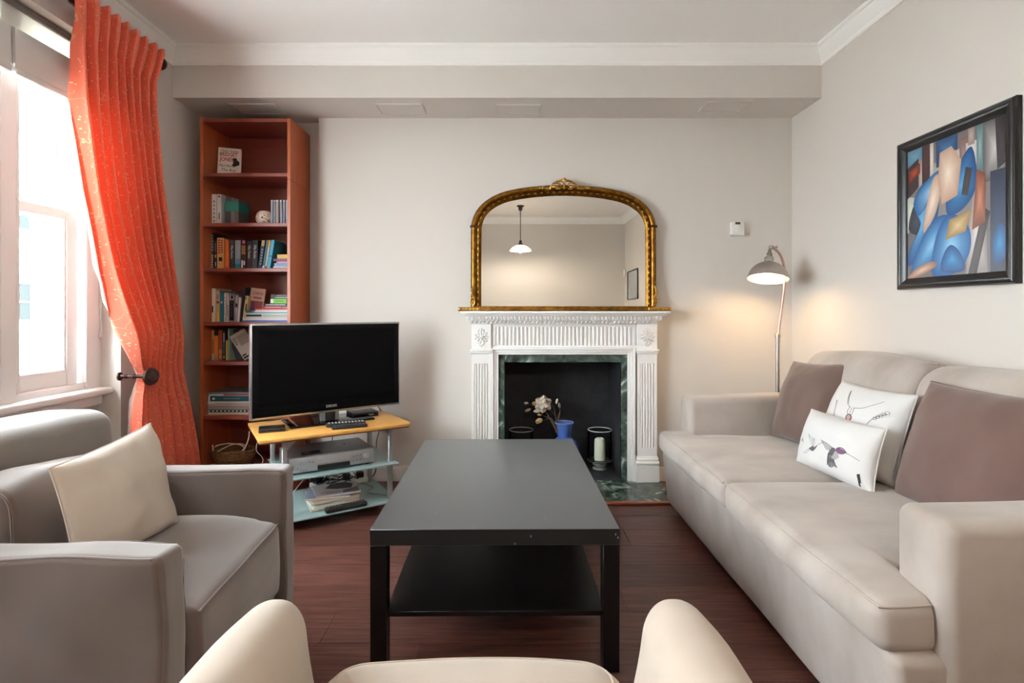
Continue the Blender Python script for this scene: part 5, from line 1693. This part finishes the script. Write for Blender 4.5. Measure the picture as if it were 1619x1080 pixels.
m = MB(TV); m.box((.06, .028, Z0 + .05), (W_ - .06, .075, Z1 - .06), bev=.02, seg=2); m.build('back_housing', mat('black_plastic_satin', (20, 20, 22), .45), tv)
text('SAMSUNG', TV @ V((W_ * .5, -.0026, Z0 + .036)), tvx, (0, 0, 1), .022, mat('print_silver', (150, 150, 154), .4), tv, 'brand_lettering', width=.062, bold=.02)
bxx = V((.83, .555, 0)); BSo = TS @ V((.175, .185, .4905)); BS = frame((BSo.x, BSo.y, .4905), bxx)
m = MB(BS); m.box((0, 0, 0), (.47, .25, .012), bev=.005, seg=2); m.build('base_plate', gloss, tv)
nk = TV @ V((W_ * .5, .035, .50))
m = MB(frame(nk, tvx)); m.box((-.055, -.012, 0), (.055, .018, .09), bev=.006, seg=2); m.build('neck', glass_mat('clear_acrylic', (214, 218, 220), glossy=.4, frost=.3), tv)
m = MB(frame(nk, tvx)); m.box((-.028, -.022, .004), (.028, -.010, .07), bev=.003); m.build('neck_plug', mat('black_textured', (22, 22, 24), .6), tv)

# small black boxes on the top
def device(nm, x0, x1, y0, y1, z, h, mt, label, cat, rz=0.0, bev=.004):
    c = TS @ V(((x0 + x1) / 2, (y0 + y1) / 2, z))
    T = Matrix.Translation(c) @ Matrix.Rotation(math.atan2(tex.y, tex.x) + R(rz), 4, 'Z')
    t = thing(nm, c, label, cat)
    m = MB(T); m.box((-(x1 - x0) / 2, -(y1 - y0) / 2, 0), ((x1 - x0) / 2, (y1 - y0) / 2, h), bev=bev, seg=2); m.build('case', mt, t)
    return t, T
blk2 = mat('matt_black_plastic', (26, 26, 28), .4)
d1, T1 = device('set_top_box', .54, .70, .30, .43, .4905, .03, blk2, 'flat black set-top box behind the right of the television base', 'set-top box')
m = MB(T1); m.box((-.07, -.066, .008), (.07, -.0645, .02)); m.build('front_strip', gloss, d1)
m = MB(T1); m.box((.02, -.0668, .012), (.05, -.066, .016)); m.build('display', mat('print_silver', (150, 150, 154), .4), d1)
d2, T2 = device('media_player', .02, .15, .16, .25, .4905, .022, blk2, 'small black box at the left end of the stand under the television', 'media player', rz=-8)
m = MB(T2); m.box((-.05, -.0458, .008), (.05, -.0445, .014)); m.build('front_strip', gloss, d2)
# remotes
def remote(c, yaw, L_, w, h, label, rows, cols, mt_b, group=None, z=None):
    T = Matrix.Translation(c) @ Matrix.Rotation(yaw, 4, 'Z')
    t = thing('remote_control', c, label, 'remote control', group)
    m = MB(T); m.soft((-L_ / 2, -w / 2, 0), (L_ / 2, w / 2, h), (.010, .010, h * .45), n=(6, 3, 1), m=3); m.build('case', blk2, t)
    mats_ = {}
    for i in range(rows):
        for j in range(cols):
            x = -L_ / 2 + .018 + (L_ - .036) * i / (rows - 1); y = -w / 2 + w * (j + 1) / (cols + 1)
            q = MB(T); q.box((x - .0036, y - .0034, h - .0005), (x + .0036, y + .0034, h + .0018)); q.build('button', mt_b, t)
    return t
ang0 = math.atan2(tex.y, tex.x)
btn_w = mat('white_button', (206, 206, 206), .5); btn_g = mat('grey_button', (70, 70, 74), .5)
remote(tw(.455, .125, .4905), ang0 - R(10), .215, .05, .02, 'black remote control with white buttons in front of the television base', 11, 3, btn_w)
remote(tw(.455, .055, .4905), ang0 - R(8), .19, .045, .018, 'black remote control with grey buttons at the front edge of the stand', 9, 3, btn_g)

# silver video player on the middle shelf
vc = thing('video_player', tw(.36, .19, .2765), 'silver video and disc player on the middle glass shelf', 'video player')
sv = mat('silver_plastic', (172, 172, 174), .35, .4); svd = mat('grey_metal_top', (132, 130, 132), .4, .5)
VZ = .2785
m = MB(TS); m.box((.143, .062, VZ + .008), (.590, .34, VZ + .088), bev=.002); m.build('housing', svd, vc)
m = MB(TS); m.box((.143, .048, VZ + .008), (.590, .064, VZ + .085), bev=.004, seg=2); m.build('front_panel', sv, vc)
m = MB(TS); m.box((.285, .0455, VZ + .012), (.455, .05, VZ + .034)); m.build('tape_slot', blk2, vc)
m = MB(TS); m.box((.285, .0440, VZ + .042), (.455, .05, VZ + .070), bev=.001); m.build('disc_tray', mat('light_silver', (190, 190, 190), .3, .4), vc)
m = MB(TS); m.lathe([(0, .004), (.010, .004), (.012, 0), (.016, 0), (.017, -.002), (.021, -.002), (.021, 0)], (.545, .0465, VZ + .05), 24, Matrix.Rotation(R(90), 3, 'X')); m.build('jog_dial', mat('light_silver', (190, 190, 190), .3, .4), vc)
for (x, z) in ((.475, .03), (.495, .032), (.513, .034), (.475, .055), (.495, .057), (.513, .059), (.165, .03), (.185, .03), (.165, .045), (.262, .055), (.245, .058), (.20, .018), (.215, .018), (.23, .018)):
    m = MB(TS); m.blob((x, .047, VZ + z), (.004, .0025, .0032), 8); m.build('button', svd, vc)
m = MB(TS); m.box((.195, .0465, VZ + .046), (.232, .05, VZ + .060)); m.build('display', mat('pale_display', (150, 166, 190), .2), vc)
for (x, y) in ((.17, .08), (.56, .08), (.17, .31), (.56, .31)):
    m = MB(TS); m.cyl((x, y, .276), (x, y, VZ + .009), .012, n=12); m.build('foot', blk2, vc)
m = MB(TS); m.blob((.47, .22, VZ + .0885), (.006, .006, .003), 10); m.build('badge', blk2, vc)
remote(tw(.262, .105, VZ + .0885), ang0 + R(4), .10, .032, .012, 'short dark remote control lying on top of the silver video player', 7, 2, btn_g)

# magazines and a long remote on the lower glass shelf
MZ = .0665
mgs = [(.285, .025, .006, .012, (188, 170, 150), 'tan magazine at the bottom of the pile on the lower glass shelf'), (.285, .02, -.004, .014, (176, 196, 196), 'pale green magazine second from the bottom of the glass shelf pile'),
       (.29, .03, .010, .012, (214, 206, 198), 'white magazine in the middle of the glass shelf pile'), (.288, .022, 0, .013, (206, 186, 170), 'pinkish magazine in the upper part of the glass shelf pile'),
       (.27, .03, -.02, .010, (140, 146, 168), 'blue-grey magazine sticking out left near the top of the glass shelf pile'), (.31, .03, .02, .009, (206, 196, 200), 'magazine with a dark picture cover on top of the glass shelf pile')]
z = MZ
for k, (x, y, off, th, c, lb) in enumerate(mgs):
    cpt = tw(x + .10, y + .13, z)
    yawm = ang0 - R((3, -2, 5, 1, 17, 6)[k])
    T = Matrix.Translation(cpt) @ Matrix.Rotation(yawm, 4, 'Z')
    t = thing('magazine', cpt, lb, 'magazine', 'magazines on the lower glass shelf')
    w2, d2_ = ((.125, .10) if k < 4 else (.118, .098))
    m = MB(T); m.box((-w2, -d2_, 0), (w2, d2_, .0012)); m.box((-w2, -d2_, th - .0012), (w2, d2_, th)); m.box((-w2 + .002, -d2_ + .001, .0012), (w2 - .002, d2_ - .001, th - .0012), mi=1)
    m.build('cover', [mat('mag_%d' % k, c, .4), page_m], t)
    if k == 5:
        q = MB(T); q.prism([(-.02, .09), (-.055, .02), (.0, -.012), (.08, -.02), (.10, .05), (.06, .095)], (0, 0, th), (1, 0, 0), (0, 1, 0), (0, 0, .0004)); q.build('picture_print', mat('print_charcoal', (58, 56, 62), .5), t)
        q = MB(T); q.prism([(.02, -.095), (.115, -.09), (.115, .0), (.085, -.025), (.03, -.045)], (0, 0, th), (1, 0, 0), (0, 1, 0), (0, 0, .0004)); q.build('picture_print', mat('print_mid_grey', (120, 116, 122), .5), t)
        q = MB(T)
        for i in range(9): q.box((-.085 + .012 * i, -.058, th), (-.077 + .012 * i, -.044, th + .0005))
        for i in range(7): q.box((-.06 + .012 * i, -.082, th), (-.052 + .012 * i, -.068, th + .0005))
        q.build('headline_print', mat('print_faded_rose', (160, 112, 124), .6), t)
    if k == 4:
        q = MB(T)
        for i in range(7): q.box((-.1 + .017 * i, .066, th), (-.088 + .017 * i, .086, th + .0004))
        q.build('headline_print', whit, t)
    z += th + .0005
remote(tw(.425, .012, MZ), ang0 + R(2), .225, .045, .026, 'long black remote control lying in front of the magazines on the lower glass shelf', 13, 3, btn_g)

# cables: behind and below the stand
cab = mat('black_cable', (24, 24, 26), .5); wcab = mat('white_cable', (216, 212, 206), .5)
def cable(pts, r, mt, label, nm='cable', cat='cable'):
    m = MB(); m.tube(smooth_path(pts, 8), r, 6)
    tag(m.build(nm, mt, origin=pts[0]), label, cat)
cable([tw(.70, .40, .60), tw(.74, .44, .53), tw(.79, .47, .44), tw(.75, .485, .30), tw(.74, .46, .15), tw(.72, .50, .06), tw(.60, .54, .004)], .003, cab, 'black cable hanging down behind the right of the television stand')
cable([tw(.10, .47, .46), tw(.06, .45, .42), tw(.035, .43, .35), tw(.07, .43, .29), tw(.08, .51, .20), tw(.2, .52, .05)], .0016, wcab, 'white cable looping down at the left of the television stand')
cable([tw(.30, .345, .33), tw(.31, .43, .40), tw(.42, .42, .44), tw(.47, .48, .36), tw(.44, .50, .20), tw(.40, .50, .02)], .003, cab, 'black cable arching behind the silver video player')
cable([tw(.62, .40, .067), tw(.66, .28, .07), tw(.60, .20, .071), tw(.66, .12, .071), tw(.695, .05, .071)], .0025, mat('grey_cable', (90, 98, 96), .5), 'grey cable lying on the lower glass shelf')
cable([tw(.15, .10, .07), tw(.13, .2, .072), tw(.2, .30, .10), tw(.3, .40, .16), tw(.34, .485, .10)], .0025, wcab, 'white cable rising from the lower glass shelf at its left')
ps = thing('power_strip', tw(.60, .56, 0), 'white power strip on the floor behind the television stand', 'power strip')
Tp = Matrix.Translation(tw(.50, .44, .0665)) @ Matrix.Rotation(ang0 - R(6), 4, 'Z')
ps.location = Tp.translation
m = MB(Tp); m.box((-.17, -.025, 0), (.17, .025, .03), bev=.005, seg=2); m.build('strip_case', mat('white_plastic', (226, 224, 220), .4), ps)
for k in range(4):
    m = MB(Tp); m.box((-.14 + .08 * k, -.02, .030), (-.095 + .08 * k, .02, .065), bev=.006, seg=2); m.build('plug', blk2 if k != 1 else MATS['white_plastic'], ps)
tn = MB()
for k in range(7):
    pts = [tw(.34 + rnd.uniform(0, .28), .36 + rnd.uniform(0, .12), .075 + rnd.uniform(0, .09)) for _ in range(7)]
    tn.tube(smooth_path(pts, 6), .003, 5)
o = tn.build('cable_tangle', cab, origin=tw(.45, .42, .07)); tag(o, 'tangle of black cables at the back of the lower glass shelf', 'cable', kind='stuff')
bx = thing('router', P(404, 742, 3.30), 'grey box with a dark cable on it beside the wicker basket', 'router')
c0 = V((Q(405, 3.28), 3.30, .0))
m = MB(); m.box((c0.x - .05, 3.22, .0), (c0.x + .10, 3.31, .165), bev=.004); m.build('case', mat('grey_plastic', (112, 108, 106), .5), bx)
m = MB()
for k in range(3):
    m.tube(smooth_path([V((c0.x + rnd.uniform(-.04, .08), 3.24 + rnd.uniform(0, .06), .168 + rnd.uniform(.002, .035))) for _ in range(7)], 6), .005, 6)
o = m.build('cable_bundle', cab, bx); o['kind'] = 'stuff'

# ------------------------------------------------------------------ picture on the right-hand wall (abstract stand-in), small things
pic = thing('framed_picture', (XR, 2.274, 1.232), 'large black-framed colourful abstract print on the wall above the sofa', 'picture')
y0, y1, z0, z1 = 1.973, 2.576, 1.232, 1.924
Tpic = frame((XR - .001, y1, z0), (0, -1, 0))       # x runs towards the camera, y into the wall
PWd, PHt, fwid = y1 - y0, z1 - z0, .05
blkf = mat('black_lacquer_frame', (24, 23, 24), .3)
def fbar(poly_a):
    pass
fp_ = [(0, 0), (0, -.022), (.006, -.030), (.018, -.032), (.030, -.028), (.040, -.020), (.05, -.016), (.05, 0)]
for (o_, along_, inn) in (((0, 0, 0), (PWd, 0, 0), (0, 0, 1)), ((0, 0, PHt), (PWd, 0, 0), (0, 0, -1)), ((0, 0, 0), (0, 0, PHt), (1, 0, 0)), ((PWd, 0, 0), (0, 0, PHt), (-1, 0, 0))):
    along_, inn = V(along_), V(inn)
    L_ = along_.length; a_ = along_ / L_
    vs, fs = [], []
    for end in (0, 1):
        for (d, h) in fp_:
            t = d if end == 0 else L_ - d
            vs.append(V(o_) + a_ * t + inn * d + V((0, h, 0)))
    k = len(fp_)
    for i in range(k):
        j = (i + 1) % k
        fs.append([i, j, k + j, k + i])
    fs += [list(range(k))[::-1], list(range(k, 2 * k))]
    m = MB(Tpic); m.add(vs, fs); m.build('frame_bar', blkf, pic, sharp=50)
# the print: flat colour shapes with a soft two-tone shading inside each shape
pm = bpy.data.materials.new('abstract_print'); pm.use_nodes = True
nt = pm.node_tree; at_ = nt.nodes.new('ShaderNodeVertexColor'); at_.layer_name = 'ink'
nt.links.new(at_.outputs['Color'], nt.nodes['Principled BSDF'].inputs['Base Color']); nt.nodes['Principled BSDF'].inputs['Roughness'].default_value = .35
PV, PF, PC = [], [], []
iw, ih = PWd - 2 * fwid + .006, PHt - 2 * fwid + .006
lay = [0]
def shape(poly, c_edge, c_mid, cen=None):
    """poly in 0..1 print units; lighter heart, darker edge as printed"""
    lay[0] += 1
    dz = -.012 - .00004 * lay[0]
    c = cen or (sum(p[0] for p in poly) / len(poly), sum(p[1] for p in poly) / len(poly))
    o_ = len(PV); k = len(poly)
    def add(p, col):
        x = min(1, max(0, p[0])); y = min(1, max(0, p[1]))
        PV.append(Tpic @ V((fwid - .003 + x * iw, dz, fwid - .003 + y * ih))); PC.append(lin(col) + (1,))
    add(c, c_mid)
    mid = tuple((a + b_) / 2 for a, b_ in zip(c_edge, c_mid))
    for p in poly: add(((p[0] + c[0]) / 2, (p[1] + c[1]) / 2), mid)
    for p in poly: add(p, c_edge)
    for i in range(k):
        j = (i + 1) % k
        PF.append([o_, o_ + 1 + i, o_ + 1 + j]); PF.append([o_ + 1 + i, o_ + 1 + k + i, o_ + 1 + k + j, o_ + 1 + j])
def curve(*pts):
    return [(p.x, p.y) for p in smooth_path([V((a, b_, 0)) for a, b_ in pts], 5, closed=True)]
rect = lambda x0, y0_, x1, y1_: [(x0, y0_), (x1, y0_), (x1, y1_), (x0, y1_)]
shape(rect(0, 0, 1, 1), (112, 104, 104), (150, 142, 140))
shape(rect(0, .88, .18, 1), (86, 128, 152), (116, 156, 176))
shape([(0, .62), (.14, .70), (.14, .92), (0, .86)], (46, 32, 34), (66, 46, 46))
shape(rect(.14, .55, .24, .90), (152, 134, 128), (196, 182, 174)); shape(rect(.18, .66, .27, 1), (50, 30, 32), (74, 46, 46))
shape(rect(.27, .72, .31, 1), (188, 178, 170), (222, 214, 206)); shape(rect(.31, .6, .38, .84), (150, 150, 140), (196, 198, 188))
shape(rect(.34, .8, .56, 1), (40, 66, 104), (64, 128, 178)); shape(rect(.52, .72, .60, .88), (176, 166, 160), (220, 212, 206))
shape(rect(.58, .70, .66, .95), (120, 92, 88), (168, 140, 134)); shape(rect(.64, .74, .74, .90), (192, 182, 176), (232, 226, 220)); shape(rect(.66, .88, .72, 1), (150, 128, 122), (190, 172, 164))
shape(rect(.74, .68, .80, 1), (84, 112, 116), (150, 176, 176)); shape(rect(.80, .6, 1, 1), (92, 86, 88), (206, 202, 198)); shape([(.92, .66), (1, .70), (1, 1), (.90, 1)], (48, 40, 44), (66, 58, 62))
shape(rect(.86, 0, 1, .66), (28, 34, 56), (48, 60, 92)); shape(curve((.90, .06), (.99, .10), (.99, .26), (.93, .32), (.88, .2)), (28, 60, 104), (58, 142, 196))
shape([(.64, 0), (.84, 0), (.82, .5), (.72, .62), (.66, .3)], (150, 142, 140), (222, 216, 212)); shape([(.66, 0), (.74, 0), (.86, .40), (.80, .44)], (48, 36, 38), (84, 66, 64))
shape(curve((0, .36), (.10, .46), (.12, .60), (.0, .62)), (170, 176, 164), (214, 214, 200)); shape(curve((.02, .40), (.10, .34), (.20, .36), (.16, .54), (.08, .56)), (34, 32, 44), (58, 60, 78))
# plain abstract sweep of blue bands with a few cream, tan and russet patches
shape(curve((.02, .10), (.22, .22), (.36, .46), (.34, .68), (.20, .72), (.08, .58), (.16, .40), (.04, .24)), (26, 74, 128), (120, 180, 222))
shape(curve((.10, .62), (.30, .76), (.50, .78), (.44, .66), (.26, .56), (.14, .48)), (34, 92, 148), (170, 206, 232))
shape(curve((.20, .34), (.34, .48), (.40, .70), (.32, .74), (.24, .56)), (188, 156, 134), (240, 222, 208))
shape(curve((.04, .02), (.24, .06), (.42, .22), (.52, .40), (.36, .44), (.18, .30)), (30, 84, 142), (140, 196, 232))
shape(curve((.30, .02), (.54, .02), (.68, .16), (.66, .34), (.48, .44), (.34, .30)), (24, 80, 142), (156, 206, 238))
shape(curve((.40, .04), (.62, .03), (.60, .14), (.50, .22), (.42, .16)), (22, 62, 116), (84, 156, 208))
shape(curve((.46, .44), (.62, .46), (.74, .60), (.70, .86), (.58, .78), (.46, .60)), (22, 70, 124), (92, 160, 210))
shape([(.40, .52), (.56, .56), (.60, .80), (.50, .92), (.38, .90), (.36, .70)], (186, 150, 126), (240, 224, 208))
shape([(.02, .74), (.16, .80), (.16, .88), (.02, .84)], (96, 36, 28), (180, 82, 54))
shape([(.70, .30), (.82, .34), (.82, .66), (.74, .70)], (120, 62, 46), (206, 146, 118))
shape([(.44, .26), (.64, .30), (.70, .44), (.48, .40)], (158, 126, 84), (222, 198, 150))
shape([(.60, .56), (.66, .54), (.70, .72), (.64, .74)], (40, 34, 36), (74, 62, 60))
shape(curve((.0, .0), (.16, .02), (.34, .08), (.30, .12), (.12, .08)), (150, 108, 88), (222, 194, 174))
me = bpy.data.meshes.new('print'); Wi = wmat(pic).inverted()
me.from_pydata([tuple(Wi @ p) for p in PV], [], PF)
ca = me.color_attributes.new('ink', 'FLOAT_COLOR', 'POINT')
for i, c in enumerate(PC): ca.data[i].color = c
me.materials.append(pm)
o = bpy.data.objects.new('art_print', me); COL.objects.link(o); o.parent = pic
m = MB(Tpic); m.box((.02, -.010, .02), (PWd - .02, -.002, PHt - .02)); m.build('backing_board', mat('backing_card', (120, 110, 100), .9), pic)

# thermostat
th = thing('thermostat', (1.516, YB, 1.63), 'small white square thermostat with a dial on the back wall', 'thermostat')
m = MB(); m.box((1.468, YB - .028, 1.630), (1.558, YB, 1.722), bev=.008, seg=3); m.build('case', mat('white_plastic', (226, 224, 220), .4), th)
m = MB(); m.lathe([(0, .034), (.024, .034), (.028, .031), (.029, .026)], (1.513, YB, 1.670), 28, Matrix.Rotation(R(90), 3, 'X')); m.build('dial', MATS['white_plastic'], th)
m = MB(); m.box((1.496, YB - .0292, 1.704), (1.530, YB - .027, 1.719)); m.build('display', mat('dark_display', (46, 44, 44), .3), th)

# reflected in the mirror: small frame and a sensor on the right-hand wall behind the camera
p2 = thing('framed_picture', (XR, -1.05, 1.36), 'thin black frame with a grey drawing, seen only in the mirror', 'picture')
Tr = frame((XR - .001, -.72, 1.36), (0, -1, 0))
for lo, hi in (((0, -.02, 0), (.66, 0, .016)), ((0, -.02, .434), (.66, 0, .45)), ((0, -.02, .016), (.016, 0, .434)), ((.644, -.02, .016), (.66, 0, .434))):
    m = MB(Tr); m.box(lo, hi, bev=.002); m.build('frame_bar', blkf, p2)
m = MB(Tr); m.box((.014, -.008, .014), (.646, -.004, .436)); m.build('grey_drawing', mat('drawing_grey', (176, 176, 176), .6, var=(30, .6, (150, 150, 152))), p2)
sn = thing('alarm_sensor', (XR, -1.60, 1.78), 'small white rounded wall sensor, seen only in the mirror', 'sensor')
m = MB(); m.soft((XR - .04, -1.64, 1.74), (XR, -1.56, 1.87), .018); m.build('case', MATS['white_plastic'], sn)
m = MB(); m.soft((XR - .0435, -1.625, 1.755), (XR - .036, -1.575, 1.80), .003, n=2, m=2); m.build('lens', mat('milky_lens', (208, 208, 206), .3), sn)

# white cord at the end of the window sill
cable([V((-2.078, 2.55, .662)), V((-2.062, 2.585, .664)), V((-2.058, 2.61, .64)), V((-2.062, 2.618, .56)), V((-2.07, 2.63, .30)), V((-2.08, 2.64, .003))], .0032, wcab, 'white cord hanging from the end of the window sill')
